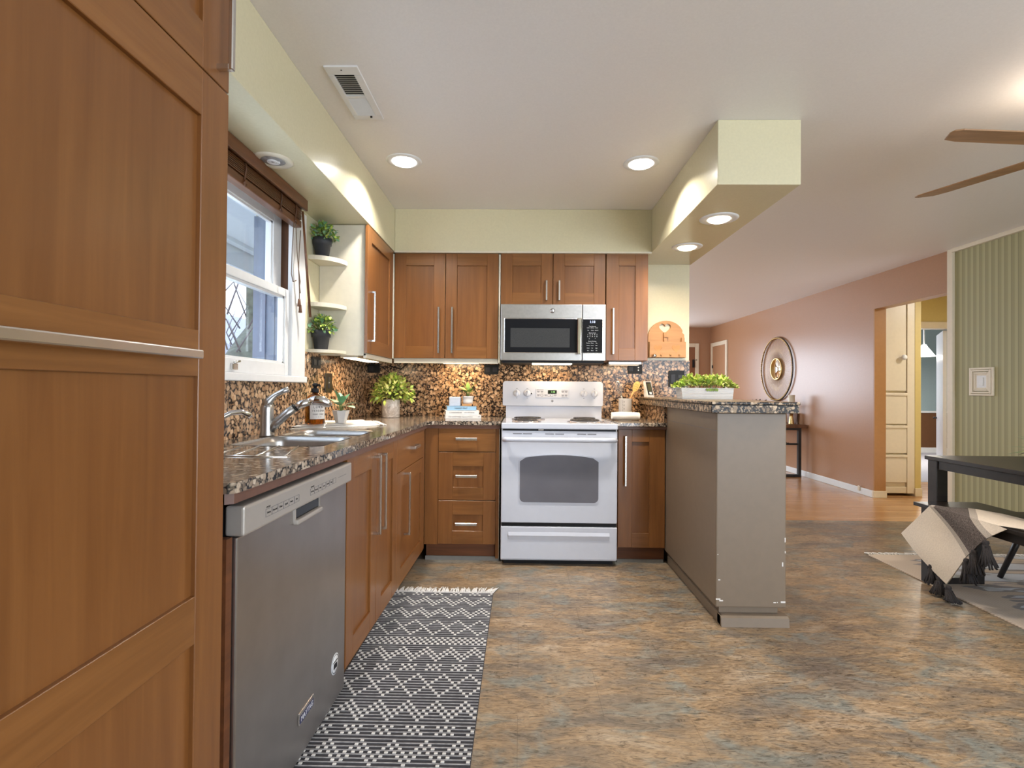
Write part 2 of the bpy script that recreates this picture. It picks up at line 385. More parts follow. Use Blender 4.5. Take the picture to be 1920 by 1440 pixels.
def dinrug():
    m, nt, p = new_mat('beige_ribbed_rug')
    v = coords(nt); w = N(nt, 'TexWave', wave_type='BANDS', bands_direction='DIAGONAL'); w.inputs['Scale'].default_value = 34; nt.links.new(v, w.inputs[0])
    v2 = coords(nt, (1.0, 5.0, 1)); n1 = N(nt, 'TexNoise', Scale=1.1, Detail=4.0, Roughness=.55); nt.links.new(v2, n1.inputs[0])
    sx_ = N(nt, 'SeparateXYZ'); nt.links.new(coords(nt), sx_.inputs[0])
    mr_ = N(nt, 'MapRange'); mr_.inputs['From Min'].default_value = -.62; mr_.inputs['From Max'].default_value = -.42; mr_.inputs['To Min'].default_value = -.2; mr_.inputs['To Max'].default_value = .04
    nt.links.new(sx_.outputs[0], mr_.inputs['Value']); ad = N(nt, 'Math', operation='ADD'); nt.links.new(n1.outputs[0], ad.inputs[0]); nt.links.new(mr_.outputs[0], ad.inputs[1])
    a = ramp(nt, ad.outputs[0], [(.0, lin(214, 198, 182)), (.48, lin(214, 198, 182)), (.485, lin(160, 154, 154)), (.53, lin(158, 152, 150)), (.535, lin(214, 218, 226)), (1, lin(208, 214, 224))])
    a = mixc(nt, .5, a, ramp(nt, w.outputs[1], [(.2, (.62, .6, .58, 1)), (.8, (1.15, 1.15, 1.15, 1))]), 'MULTIPLY')
    nt.links.new(a, p.inputs['Base Color']); p.inputs['Roughness'].default_value = .95; bump(nt, p, w.outputs[1], .4, .002); return m
M_DRUG = dinrug()
M_CARPET = plain('grey_carpet', lin(168, 166, 172), .95, noise=.15, scale=90)
M_THROW = plain('ivory_knit', lin(224, 214, 202), .95, noise=.06, scale=120, bmp=.4)
M_THROWD = plain('charcoal_tweed_knit', lin(96, 88, 86), .95, noise=.85, scale=260, bmp=.4)
M_THROWG = plain('grey_knit_band', lin(176, 168, 160), .95, noise=.2, scale=240)
M_TASSEL = plain('charcoal_yarn', lin(48, 45, 47), .95, noise=.35, scale=160)
M_BOOKB = plain('sky_blue_cover', lin(148, 186, 214), .5)
M_BOOKW = plain('white_cover', lin(224, 220, 216), .5)
M_PAGES = plain('book_pages', lin(206, 182, 158), .8, noise=.1, scale=300)
M_TRANS = plain('pale_blue_candle_wax', lin(188, 194, 206), .55, noise=.06, scale=60)

# ================================================================== SETTING
ZC = 2.438
def sbox(name, args, mat, label, cat, bev=0):
    return struct(MB().box(*args, bev=bev).build(name, mat), label, cat)
sbox('floor', (-1.4, 3.99, -2.6, 4.67, -.06, 0), M_VINYL, 'mottled brown and grey slate-look vinyl floor of the kitchen', 'floor')
sbox('floor.001', (-1.4, 5.7, 4.67, 10.7, -.06, 0), M_OAK, 'honey oak plank floor beyond the kitchen vinyl', 'floor')
sbox('floor.002', (5.0, 9.4, 6.72, 10.2, -.005, .004), M_CARPET, 'grey carpet seen through the open bedroom doorway', 'floor')
sbox('ceiling', (-1.45, 9.4, -2.6, 10.8, ZC, ZC+.08), M_CEIL, 'flat off-white painted ceiling over the whole space', 'ceiling')
# left wall with the sink window opening and an unseen living-room opening added for light
WY0, WY1, WZ0, WZ1 = 1.52, 2.69, 1.20, 2.07
b = MB()
for a in ((-1.40, -1.208, -2.6, WY0, 0, ZC), (-1.40, -1.208, WY1, 6.5, 0, ZC), (-1.40, -1.208, 8.7, 10.7, 0, ZC), (-1.40, -1.208, WY0, WY1, 0, WZ0), (-1.40, -1.208, WY0, WY1, WZ1, ZC),
          (-1.40, -1.208, 6.5, 8.7, 0, .8), (-1.40, -1.208, 6.5, 8.7, 2.0, ZC)): b.box(*a)
struct(b.build('wall_left', M_SOFFIT), 'pale yellow painted wall around the sink window', 'wall')
sbox('wall_back', (-1.208, 1.309, 4.026, 4.15, 0, ZC), M_SOFFIT, 'cream painted wall end above the speckled backsplash', 'wall')
b = MB()
for a in ((-1.4, .4, 10.57, 10.75, 0, ZC), (3.0, 4.0, 10.57, 10.75, 0, ZC), (.4, 3.0, 10.57, 10.75, 0, .85), (.4, 3.0, 10.57, 10.75, 2.05, ZC)): b.box(*a)
struct(b.build('wall_far', M_BROWNWALL), 'dark brown end wall of the living room', 'wall')
b = MB()
for a in ((3.87, 3.99, 5.71, 10.57, 0, ZC), (3.87, 3.99, 4.70, 5.71, 2.062, ZC)): b.box(*a)
struct(b.build('wall_right', M_BROWNWALL), 'clay brown living room wall with the sunburst mirror', 'wall')
b = MB()
for a in ((3.87, 3.99, .1, 4.70, 0, ZC), (3.87, 3.99, -2.6, -1.9, 0, ZC), (3.87, 3.99, -1.9, .1, 0, .8), (3.87, 3.99, -1.9, .1, 2.1, ZC)): b.box(*a)  # unseen opening added for the dining end light
struct(b.build('wall_right.001', M_BEAD), 'sage green striped wall beside the dining table', 'wall')
b = MB()
for a in ((-1.4, 1.7, -2.6, -2.45, 0, ZC), (3.8, 3.99, -2.6, -2.45, 0, ZC), (1.7, 3.8, -2.6, -2.45, 2.27, ZC), (1.7, 3.8, -2.6, -2.45, 0, .2)): b.box(*a)
struct(b.build('wall_front', M_SOFFIT), 'wall behind the viewer with a wide opening added for light', 'wall')
# soffits
sbox('ceiling_soffit', (-1.208, -.908, -.6, 4.026, 2.13, ZC), [M_SOFFIT], 'pale yellow soffit running above the sink window', 'soffit', .003)
sbox('ceiling_soffit.001', (-.908, .9265, 3.673, 4.026, 2.13, ZC), M_SOFFIT, 'pale yellow soffit above the wall cabinets and microwave', 'soffit', .003)
sbox('ceiling_soffit.002', (.9265, 1.3175, 2.447, 4.026, 2.13, ZC), M_SOFFIT, 'square-ended soffit hanging over the breakfast bar', 'soffit', .003)
sbox('trim_1', (-.908, .9265, 3.668, 3.69, 2.124, 2.136), M_CREAM, 'thin cream strip between soffit and wall cabinets', 'trim')
# right side trims and hall
sbox('trim_2', (3.845, 3.875, 4.655, 4.712, 0, ZC), M_CREAMT, 'cream upright trim where green wall meets hall opening', 'trim', .004)
sbox('trim_3', (3.835, 3.87, -2.4, 4.655, 2.404, ZC), M_CREAMT, 'cream crown strip along the top of the green wall', 'trim', .004)
sbox('trim_6', (3.868, 3.991, 5.694, 5.712, .075, 2.064), plain('hall_tinted_jamb', lin(168, 118, 68), .45, noise=.03), 'reveal of the hall opening with yellow hall light in its colour', 'trim')  # yellow glow of the hall put into the reveal's colour as ochre
sbox('baseboard_right', (3.852, 3.87, 5.71, 9.62, 0, .075), M_WHITE, 'white baseboard along the clay brown wall', 'baseboard', .004)
sbox('baseboard_right.001', (3.852, 3.87, -2.4, 4.655, 0, .10), M_CREAMT, 'cream baseboard under the green striped wall', 'baseboard', .004)
sbox('baseboard_far', (3.852, 4.0, 5.685, 5.712, 0, .075), M_CREAMT, 'cream baseboard wrapping the hall opening corner', 'baseboard', .004)
sbox('wall_hall', (4.385, 4.45, 5.80, 6.63, 0, ZC), M_YELLOW, 'mustard yellow hall wall beside the linen cupboard', 'wall')
sbox('wall_hall.002', (3.99, 4.384, 5.81, 6.6, 2.192, ZC), M_YELLOW, 'mustard yellow hall wall above the linen cupboard', 'wall')
b = MB().box(4.45, 5.02, 6.63, 6.72, 0, ZC).box(5.02, 5.60, 6.63, 6.72, 2.045, ZC).box(5.60, 9.4, 6.63, 6.72, 0, ZC).box(5.62, 5.72, 3.6, 6.63, 0, ZC).box(3.99, 5.62, 3.5, 3.6, 0, ZC)
struct(b.build('wall_hall.001', M_YELLOW), 'mustard yellow hall wall above the bedroom door', 'wall')
sbox('baseboard_hall', (4.378, 4.457, 5.785, 6.63, 0, .09), M_CREAMT, 'cream baseboard on the hall corner', 'baseboard', .004)
b = MB().box(5.02, 5.60, 6.61, 6.74, 1.965, 2.05, .006).box(5.535, 5.60, 6.61, 6.74, 0, 1.965, .006).box(5.02, 5.06, 6.61, 6.74, 0, 1.965, .006)
struct(b.build('trim_4', M_CREAMT), 'cream casing of the bedroom doorway', 'trim')
sbox('wall_bedroom', (4.4, 9.4, 10.0, 10.15, 0, ZC), M_TEAL, 'grey teal bedroom wall above the dark dado', 'wall')
sbox('wall_bedroom.001', (9.3, 9.4, 6.7, 10.0, 0, ZC), M_TEAL, 'grey teal side wall of the bedroom', 'wall')
sbox('wall_bedroom.002', (4.4, 9.3, 9.985, 10.0, .10, .765), M_CHOC, 'chocolate brown dado on the bedroom wall', 'wall')
b = MB().box(4.4, 9.3, 9.96, 10.0, .765, .80, .004).box(4.4, 9.3, 9.97, 10.0, 0, .10, .004)
struct(b.build('trim_5', M_WHITE), 'white dado rail and skirting in the bedroom', 'trim')
# bedroom door leaf (open, nearly edge on)
hx, hy = 5.475, 6.74; dx, dy = .55, .835
d = tag(thing('door_3', 'white bedroom door standing open, seen nearly edge on', 'door', (hx, hy, 0), math.atan2(dy, dx)), kind='structure')
MB().box(0, .72, -.02, .02, .012, 1.955, .003).build('door_leaf', M_WHITE, d, local=True)
b = MB().tube([(.655, .02, .80), (.655, .055, .80), (.655, .06, .80)], .012).tube([(.655, .055, .80), (.56, .06, .80)], .009)
setlabel(b.build('handle', M_DARKM, d, local=True), 'dark lever handle')
# doors of the living room
def frame_door(name, label, o, rot, w, h, leafmat):
    d = tag(thing(name, label, 'door', o, rot), kind='structure')
    MB().box(0, w, -.012, .0, 0, h).build('door_leaf', leafmat, d, local=True)
    b = MB().box(-.075, 0, -.028, 0, 0, h+.075, .005).box(w, w+.075, -.028, 0, 0, h+.075, .005).box(0, w, -.028, 0, h, h+.075, .005)
    b.build('casing', M_CREAMT, d, local=True)
    return d
M_DOORBR = plain('brown_door_paint', lin(132, 84, 52), .45, noise=.03)
M_DOORTAN = plain('tan_door_paint', lin(170, 126, 92), .45, noise=.03)
d1 = frame_door('door_1', 'brown door with cream casing on the far end wall', (2.80, 10.57, 0), 0, .755, 2.035, M_DOORBR)
MB().box(.70, .735, -.05, -.012, 1.62, 1.78, .004).build('lock_plate', M_BLACK, d1, local=True)
MB().box(.76, .79, -.034, -.028, 1.765, 1.78, .001).build('strike', M_BLACK, d1, local=True)
d2 = frame_door('door_2', 'tan door with cream casing on the clay brown wall', (3.87, 10.41, 0), -PI/2, .655, 2.03, M_DOORTAN)
MB().box(.0, .03, -.03, -.012, 1.60, 1.66, .002).build('hinge', M_DARKM, d2, local=True)
# linen cupboard in the hall
lc = thing('linen_cupboard', 'built-in cream hall cupboard with tall door over drawers', 'cupboard', (4.19, 5.83, 0))
b = MB().box(3.992, 4.31, 5.83, 6.5, .03, 2.19).box(4.30, 4.383, 5.80, 6.5, .03, 2.19, .004).box(3.992, 4.31, 5.81, 5.84, .03, .10, .004)
b.build('carcass', M_CREAMT, lc)
dd = MB().box(3.996, 4.292, 5.805, 5.828, 1.168, 2.185, .005).build('door', M_CREAMT, lc)
MB().lathe([(0, 0), (.012, 0), (.012, .02), (.028, .028), (.030, .042), (.02, .052), (0, .054)], (4.245, 5.806, 1.54), 20, 'y').build('knob', M_WHITE, dd)
for z0, z1 in ((.80, 1.145), (.475, .785), (.15, .46)):
    MB().box(3.996, 4.295, 5.80, 5.828, z0, z1-.03, .005).box(3.996, 4.295, 5.788, 5.828, z1-.03, z1, .005).build('drawer', M_CREAMT, lc)
# added hall lamp, out of view, and the bedroom lamp
hl = thing('added_hall_light', 'unseen round opal ceiling light added to light the hall', 'ceiling light', (5.0, 4.9, ZC))
MB().lathe([(.14, 0), (.14, -.03), (.12, -.07), (.06, -.09), (0, -.095)], (5.0, 4.9, ZC)).build('opal_shade', M_LAMPWARM, hl)
area('hall_fill', (5.0, 4.9, ZC-.11), (0, 0, -1), .25, .25, 24, (1, .97, .92), 'DISK', hl)
bl = thing('bedroom_pendant', 'glowing white glass lamp hanging in the bedroom', 'ceiling light', (6.57, 8.5, ZC))
MB().lathe([(.0, .10), (.03, .1), (.05, .06), (.15, -.09), (.145, -.095), (0, -.09)], (6.57, 8.5, 1.83)).build('glass_shade', M_LAMPON, bl)
MB().tube([(6.57, 8.5, 1.93), (6.57, 8.5, ZC)], .012).build('stem', M_WHITE, bl)
area('bedroom_lamp_light', (6.57, 8.5, 1.72), (0, 0, -1), .3, .3, 50, (1, .93, .84), 'DISK', bl)
area('added_bedroom_fill', (4.5, 8.9, 1.5), (1, -.35, 0), 1.4, 1.2, 45, DAY)  # added light without a window, brightens the open bedroom door

# ================================================================== WINDOW over the sink
w = tag(thing('window_1', 'white double-hung window over the kitchen sink', 'window', (-1.208, 2.1, WZ0)), kind='structure')
b = MB().box(-1.212, -1.186, WY1-.035, 2.822, 1.21, 2.10, .004).box(-1.212, -1.178, 1.40, 2.835, 1.178, 1.212, .004).box(-1.212, -1.186, 1.40, WY0+.03, 1.21, 2.10, .004)
b.box(-1.212, -1.186, WY0, WY1, 2.035, 2.10, .004)
b.build('casing', M_WHITE, w)
MB().box(-1.33, -1.19, WY1-.012, WY1+.002, 1.656, 2.06).build('brown_jamb', M_JAMBW, w)
MB().box(-1.405, -1.262, WY1-.010, WY1+.003, 1.20, 2.05).box(-1.36, -1.335, WY1-.022, WY1-.010, 1.2, 2.05).box(-1.302, -1.29, WY1-.014, WY1-.008, 1.2, 2.05).build('grey_liner_bands', plain('grey_liner', lin(122, 130, 146), .5), w)  # grey bands carry frame tone and glass reflections in their colour
MB().box(-1.262, -1.246, WY1-.008, WY1+.003, 1.2, 1.656).build('brown_reflection', M_JAMBW, w)  # brown strip imitates the cabinet reflected in the glass
MB().box(-1.246, -1.20, WY1-.006, WY1+.003, 1.20, 1.656).box(-1.36, -1.20, WY0-.002, WY0+.008, 1.2, 2.07).box(-1.36, -1.2, WY0, WY1, 2.05, 2.072).box(-1.36, -1.205, WY0, WY1, 1.195, 1.208).build('jamb_liner', M_WHITE, w)
def sash(nm, x0, x1, y0, y1, z0, z1, st, rb, rt, zin):
    b = MB().box(x0, x1, y0, y0+st, z0, z1, .003).box(x0, x1, y1-st, y1, z0, z1, .003).box(x0, x1, y0+st, y1-st, z0, z0+rb, .003).box(x0, x1, y0+st, y1-st, z1-rt, z1, .003)
    xm = (x0+x1)/2
    b.box(xm-.004, x1-.008, y0+st, y0+st+.012, z0+rb, z1-rt).box(xm-.004, x1-.008, y1-st-.012, y1-st, z0+rb, z1-rt).box(xm-.004, x1-.008, y0+st, y1-st, z0+rb, z0+rb+.01).box(xm-.004, x1-.008, y0+st, y1-st, z1-rt-.01, z1-rt)
    s = b.build(nm, M_WHITE, w)
    MB().box(xm-.002, xm+.002, y0+st-.004, y1-st+.004, z0+rb-.004, z1-rt+.004).build('glass_pane', M_PANE, s)
    return s
sl = sash('lower_sash', -1.244, -1.203, WY0+.01, WY1-.004, 1.212, 1.656, .075, .062, .040, 0)
su = sash('upper_sash', -1.300, -1.256, WY0+.01, WY1-.016, 1.625, 2.05, .085, .03, .055, 0)
MB().box(-1.203, -1.188, 2.115, 2.155, 1.224, 1.252, .004).tube([(-1.19, 2.125, 1.255), (-1.185, 2.16, 1.262)], .005).build('sash_latch', M_NICKEL, w)
# blind
bd = thing('wooden_blind', 'raised dark walnut blind at the head of the sink window', 'blind', (-1.16, 2.1, 2.1))
MB().box(-1.135, -1.118, 1.46, 2.674, 2.073, 2.129, .004).build('valance', M_BLIND, bd)
MB().box(-1.175, -1.14, 1.47, 2.66, 2.095, 2.129, .002).build('headrail', M_NICKEL, bd)
b = MB()
for k in range(9): b.box(-1.186+.002*(k % 2), -1.143, 1.47, 2.655, 2.022+k*.0078, 2.0265+k*.0078)
b.build('slat_stack', M_BLIND, bd)
MB().box(-1.19, -1.146, 1.47, 2.664, 1.984, 2.018, .004).build('bottom_rail', M_BLIND, bd)
for y in (2.10, 2.42, 2.58):
    b = MB(); b.tube([(-1.141, y, 2.1), (-1.139, y+.004, 2.05), (-1.144, y, 2.0)], .004, 6); b.tube([(-1.145, y-.006, 2.0), (-1.145, y+.012, 1.99)], .008, 8)
    b.build('ladder_cord', M_JAMBW, bd)
MB().tube([(-1.128, 2.632, 2.06), (-1.130, 2.69, 1.8), (-1.132, 2.752, 1.53)], [.006, .0065, .0075], 8).build('tilt_wand', M_BLIND, bd)
M_CORD = plain('taupe_cord', lin(110, 90, 74), .8)
b = MB()
b.tube([(-1.15, 2.58, 2.0), (-1.15, 2.565, 1.85), (-1.152, 2.562, 1.72), (-1.15, 2.58, 1.685), (-1.15, 2.615, 1.70)], .0024, 6)
b.tube([(-1.15, 2.60, 2.0), (-1.15, 2.62, 1.85), (-1.15, 2.642, 1.76), (-1.148, 2.65, 1.65), (-1.15, 2.655, 1.60)], .0024, 6)
b.tube([(-1.15, 2.66, 1.97), (-1.15, 2.645, 1.85), (-1.15, 2.642, 1.76)], .0024, 6)
b.tube([(-1.148, 2.636, 1.76), (-1.143, 2.645, 1.70), (-1.15, 2.655, 1.68), (-1.143, 2.648, 1.64)], .003, 6)
b.build('pull_cord', M_CORD, bd)
for dy, dz in ((0, 0), (.014, -.03)):
    MB().lathe([(0, .028), (.006, .026), (.0085, 0), (.010, -.012), (0, -.014)], (-1.15, 2.654+dy, 1.585+dz), 10).build('cord_tassel', M_BLIND, bd)

# ---- outdoors
sbox('ground_outside', (-40, -1.6, -20, 40, -.5, -.4), M_BOUNCE, 'unseen ground outside the sink window, made pale to bounce daylight', 'ground')
b = MB().box(-2.35, -1.40, -1, 12, 2.30, 2.36).box(-2.40, -2.30, -1, 12, 2.12, 2.36).box(-2.28, -2.22, -1, 12, 2.27, 2.31)
struct(b.build('roof_outside', M_EAVE), 'pale blue eave boards outside the sink window', 'roof')
nh = thing('neighbour_house', 'pale house with grey roof seen through the window', 'house', (-11, 20, -.4))
MB().box(-16, -8, 14.5, 40, -.4, 2.0).build('house_wall', M_SIDING, nh)
b = MB().prism([(-16.6, 1.9), (-7.3, 1.9), (-7.3, 2.0), (-12, 4.1), (-16.6, 2.0)], 'y', 14, 40); b.build('roof', M_SHINGLE, nh)
MB().box(-8.0, -7.95, 16.2, 17.4, .7, 1.7).build('window', M_MESHGL, nh)
MB().box(-8.02, -7.93, 16.1, 16.2, .6, 1.8).box(-8.02, -7.93, 17.4, 17.5, .6, 1.8).box(-8.02, -7.93, 16.1, 17.5, 1.7, 1.8).build('window_frame', M_WHITE, nh)
random.seed(5)
tr = thing('garden_tree', 'bare mossy tree with a thick slanting limb outside the window', 'tree', (-4.1, 7.9, -.4))
b = MB().tube([(-4.14, 7.95, -.4), (-4.12, 7.9, .8), (-4.10, 7.86, 1.9), (-4.14, 7.9, 3.0), (-4.18, 8.0, 4.6)], [.17, .13, .115, .10, .07], 14)
b.build('trunk', M_BARK, tr)
b = MB().tube([(-4.08, 7.92, 2.05), (-3.80, 7.2, 1.75), (-3.72, 6.75, 1.45), (-3.75, 6.3, 1.18), (-3.9, 5.6, .95)], [.14, .19, .20, .205, .2], 14)
b.build('slanting_limb', M_BARK, tr)
b = MB()
for k in range(60):
    y = random.uniform(5.2, 9.4); x = -4.1+random.uniform(-1.1, .6); z = random.uniform(.4, 2.6)
    a = random.uniform(-.7, .7); L = random.uniform(.5, 1.5)
    p0 = Vector((x, y, z)); p1 = p0+Vector((random.uniform(-.2, .2), L*.5*a, L*.5)); p2 = p1+Vector((random.uniform(-.3, .3), L*.4*random.uniform(-1, 1), L*.4))
    b.tube([p0, p1, p2], [.012, .008, .003], 5)
b.build('bare_twigs', M_TWIG, tr)

# ================================================================== CABINETS
DT = .019
def shaker(b, x0, x1, z0, z1, sl=.082, sr=.082, rt=.086, rb=.086, mids=()):
    """front at y=0, back at y=DT, local; material slots 0 stile 1 rail 2 panel"""
    b.mi = 0; b.box(x0, x0+sl, 0, DT, z0, z1, .0015, 1).box(x1-sr, x1, 0, DT, z0, z1, .0015, 1)
    b.mi = 1; b.box(x0+sl, x1-sr, .0004, DT, z1-rt, z1, .0012, 1).box(x0+sl, x1-sr, .0004, DT, z0, z0+rb, .0012, 1)
    for m0, m1 in mids: b.box(x0+sl, x1-sr, .0004, DT, m0, m1, .0012, 1)
    b.mi = 2; b.box(x0+sl-.004, x1-sr+.004, .010, DT-.001, z0+rb-.004, z1-rt+.004)
    return b
WM = [M_WV, M_WH, M_WP]
def bar_handle(parent, x0, z0, x1, z1, mat=M_NICKEL, t=.013, out=.034, rnd=False):
    b = MB()
    if abs(x1-x0) < 1e-6:
        b.box(x0-t/2, x0+t/2, -out, -out+.010, z0, z1, .002, 1)
        for z in (z0+.006, z1-.006): b.box(x0-t/2, x0+t/2, -out+.008, .002, z-.006, z+.006, .001, 1)
    else:
        b.box(x0, x1, -out, -out+.010, z0-t/2, z0+t/2, .002, 1)
        for x in (x0+.006, x1-.006): b.box(x-.006, x+.006, -out+.008, .002, z0-t/2, z0+t/2, .001, 1)
    return b.build('handle', mat, parent, local=True)
def cab_door(root, x0, x1, z0, z1, handle=None, **kw):
    d = shaker(MB(), x0+.0015, x1-.0015, z0+.0015, z1-.0015, **kw).build('door', WM, root, local=True)
    if handle: bar_handle(d, *handle)
    return d
def cab_drawer(root, x0, x1, z0, z1, handle, slab=False, **kw):
    b = MB()
    if slab: b.mi = 1; b.box(x0+.0015, x1-.0015, 0, DT, z0+.0015, z1-.0015, .0015, 1)
    else: shaker(b, x0+.0015, x1-.0015, z0+.0015, z1-.0015, **kw)
    d = b.build('drawer', WM, root, local=True)
    bar_handle(d, *handle, t=.018); return d

# --- pantry (faces +X): local x = world Y, local -y = world +X
pan = thing('pantry_cabinet', 'tall wooden pantry cupboard with long level steel handle', 'cupboard', (-.65, .377, 0), PI/2)
MB().box(0, .75, DT+.002, .55, .1, 2.125).build('carcass', M_WV, pan, local=True)
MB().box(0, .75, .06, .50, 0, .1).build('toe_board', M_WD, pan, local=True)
pd = cab_door(pan, 0, .75, .10, 1.80, sl=.094, sr=.094, rt=.094, rb=.094, mids=((1.174, 1.268), (.636, .732)))
b = MB().box(.03, .602, -.044, -.032, 1.206, 1.224, .003, 2)
for x in (.05, .585): b.box(x-.012, x+.012, -.034, .002, 1.208, 1.222, .001, 1)
b.build('handle', M_NICKEL, pd, local=True)
pu = cab_door(pan, 0, .75, 1.80, 2.125, (.707, 1.828, .707, 2.02), sl=.094, sr=.094, rt=.094, rb=.094)

# --- left run, turned a hair off square like the worktop
AR = PI/2-.0144
def lr(Y): return (-.632+(Y-3.45)*.0144, Y, 0)
# dishwasher
LW = 1.945-1.21
dw = thing('dishwasher', 'steel dishwasher under the worktop beside the pantry', 'dishwasher', lr(1.21), AR)
MB().box(.0, LW-.002, .0, .024, .028, .797, .004).build('door', M_DWST, dw, local=True)
cp = MB().box(-.004, LW+.004, -.018, .03, .80, .872, .007, 3).build('control_panel', M_DWP, dw, local=True)
MB().box(.01, LW-.07, .026, .52, .06, .86).build('tub', M_BLACK, dw, local=True)
MB().box(.02, LW-.02, .05, .07, 0, .10).build('kick_plate', M_BLACK, dw, local=True)
hp = MB().box(.296, .466, -.004, .004, .762, .799, .006, 2); hp.build('handle_pocket', M_BLACKGL, dw, local=True)
MB().box(.290, .472, -.016, .002, .750, .766, .005, 2).box(.290, .296, -.006, .002, .76, .799).box(.466, .472, -.006, .002, .76, .799).build('handle_lip', M_DWP, dw, local=True)
b = MB()
def outline(b, x0, x1, z0, z1, y, t=.0007):
    b.box(x0, x1, y-.0004, y, z0, z0+t).box(x0, x1, y-.0004, y, z1-t, z1).box(x0, x0+t, y-.0004, y, z0, z1).box(x1-t, x1, y-.0004, y, z0, z1)
for k in range(6): outline(b, .095+k*.032, .127+k*.032, .822, .842, -.0184)
b.build('panel_marking', M_GREYT, cp, local=True); b = MB()
for k in range(4): outline(b, .365+k*.03, .395+k*.03, .822, .842, -.0184)
for k in range(3): outline(b, .49+k*.03, .515+k*.03, .824, .842, -.0184)
b.build('panel_marking', M_GREYT, cp, local=True); b = MB()
for k in range(10): b.box(.60+k*.008, .604+k*.008, -.0186, -.0184, .836, .838)
b.build('panel_marking', M_GREYT, cp, local=True)
LG = []
for k, tx in enumerate(('Heavy', 'Normal', 'China', 'Quick', 'Rinse', 'Eco')): LG.append(text('legend', tx, .0075, (.111+k*.032, -.0188, .832), (1, 0, 0), (0, 0, 1), M_DKT, cp, local=True))
for k, tx in enumerate(('Hi Temp', 'Heat Dry', 'Delay', 'Lock')): LG.append(text('legend', tx, .006, (.38+k*.03, -.0188, .832), (1, 0, 0), (0, 0, 1), M_DKT, cp, local=True))
for k, tx in enumerate(('Cancel', 'Start')): LG.append(text('legend', tx, .007, (.503+k*.03, -.0188, .833), (1, 0, 0), (0, 0, 1), M_DKT, cp, local=True))
LG.append(text('legend', 'CYCLES', .006, (.108, -.0188, .8465), (1, 0, 0), (0, 0, 1), M_DKT, cp, local=True))
LG.append(text('legend', 'OPTIONS', .006, (.38, -.0188, .8465), (1, 0, 0), (0, 0, 1), M_DKT, cp, local=True)); merged('legend', LG, cp)
M_NAVY = plain('navy_badge', lin(38, 44, 84), .4)
bdg = MB().box(.338, .446, -.004, .001, .134, .172, .002, 1).build('name_badge', M_NICKEL, dw, local=True)
MB().box(.343, .441, -.0048, -.003, .138, .160).build('badge_field', M_NAVY, bdg, local=True)
text('badge_lettering', 'MAYTAG', .022, (.392, -.0052, .149), (1, 0, 0), (0, 0, 1), M_WT, bdg, local=True, sx=.98)
stk = MB().lathe([(0, .0005), (.036, .0005), (.036, 0), (0, 0)], (.635, -.0006, .165), 32, 'y').build('round_sticker', M_WT, dw, local=True)
MB().lathe([(.030, .0012), (.032, .0012), (.032, .0006), (.030, .0006), (.030, .0012)], (.635, -.0006, .165), 32, 'y').box(.615, .655, -.0022, -.0014, .172, .176).box(.62, .64, -.0022, -.0014, .15, .168).box(.642, .652, -.0022, -.0014, .148, .166).build('sticker_print', M_DKT, stk, local=True)
b = MB()
hz = []
for k in range(44): hz.append(((-.045, .05, .80-k*.007), .019 if k % 2 else .015))
b.tube([p for p, r in hz], [r for p, r in hz], 12); 
ho = b.build('drain_hose', M_BLACK, dw, local=True)
MB().box(-.028, -.004, .01, .05, .10, .80).build('side_gasket', M_WD, dw, local=True)
# sink base
SW = 2.705-1.952
sb = thing('sink_cabinet', 'two-door wooden base cupboard under the sink', 'cabinet', lr(1.952), AR)
MB().box(0, .018, DT+.002, .535, .085, .885).box(SW-.018, SW, DT+.002, .535, .085, .885).box(.018, SW-.018, DT+.002, .535, .085, .103).box(.018, SW-.018, .527, .535, .103, .885).build('carcass', M_WV, sb, local=True)
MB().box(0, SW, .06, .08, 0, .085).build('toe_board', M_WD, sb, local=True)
hm = 2.341-1.952
cab_door(sb, .0, hm, .085, .885, (hm-.045, .50, hm-.045, .852))
cab_door(sb, hm, SW, .085, .885, (hm+.045, .50, hm+.045, .852))
dc = thing('drawer_door_cabinet', 'wooden base cupboard with one drawer over one door', 'cabinet', lr(2.705), AR)
DW2 = 3.40-2.705
MB().box(0, DW2, DT+.002, .535, .085, .885).box(DW2, DW2+.045, .004, .03, .085, .885).build('carcass', M_WV, dc, local=True)
MB().box(0, DW2, .06, .08, 0, .085).build('toe_board', M_WD, dc, local=True)
cab_drawer(dc, 0, DW2, .702, .885, (.30, .805, .44, .805), slab=True)
cab_door(dc, 0, DW2, .085, .702, (.17, .335, .17, .683), sl=.088, sr=.088)
# --- back run left of the stove
db = thing('drawer_cabinet', 'wooden base cabinet of three drawers beside the stove', 'cabinet', (-.545, 3.45, 0))
MB().box(0, .385, DT+.002, .55, .11, .889).box(.387, .408, .004, .56, .02, .889).build('carcass', M_WV, db, local=True)
MB().box(.4078, .410, .003, .56, .02, .889).build('side_edging', M_CREAM, db, local=True)
MB().box(-.09, 0, .004, .04, .11, .889).build('corner_filler', M_WV, db, local=True)
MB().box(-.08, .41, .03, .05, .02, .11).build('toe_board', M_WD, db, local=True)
cab_drawer(db, 0, .387, .731, .889, (.118, .818, .260, .818), slab=True)
cab_drawer(db, 0, .387, .407, .729, (.120, .570, .262, .570), sl=.097, sr=.083, rt=.094, rb=.084)
cab_drawer(db, 0, .387, .113, .405, (.122, .253, .264, .253), sl=.097, sr=.083, rt=.094, rb=.087)
M_COVE = plain('grey_cove_strip', lin(118, 116, 112), .5)
sbox('baseboard_back', (-.63, -.135, 3.472, 3.482, 0, .028), M_COVE, 'grey cove strip under the three-drawer cabinet', 'baseboard')
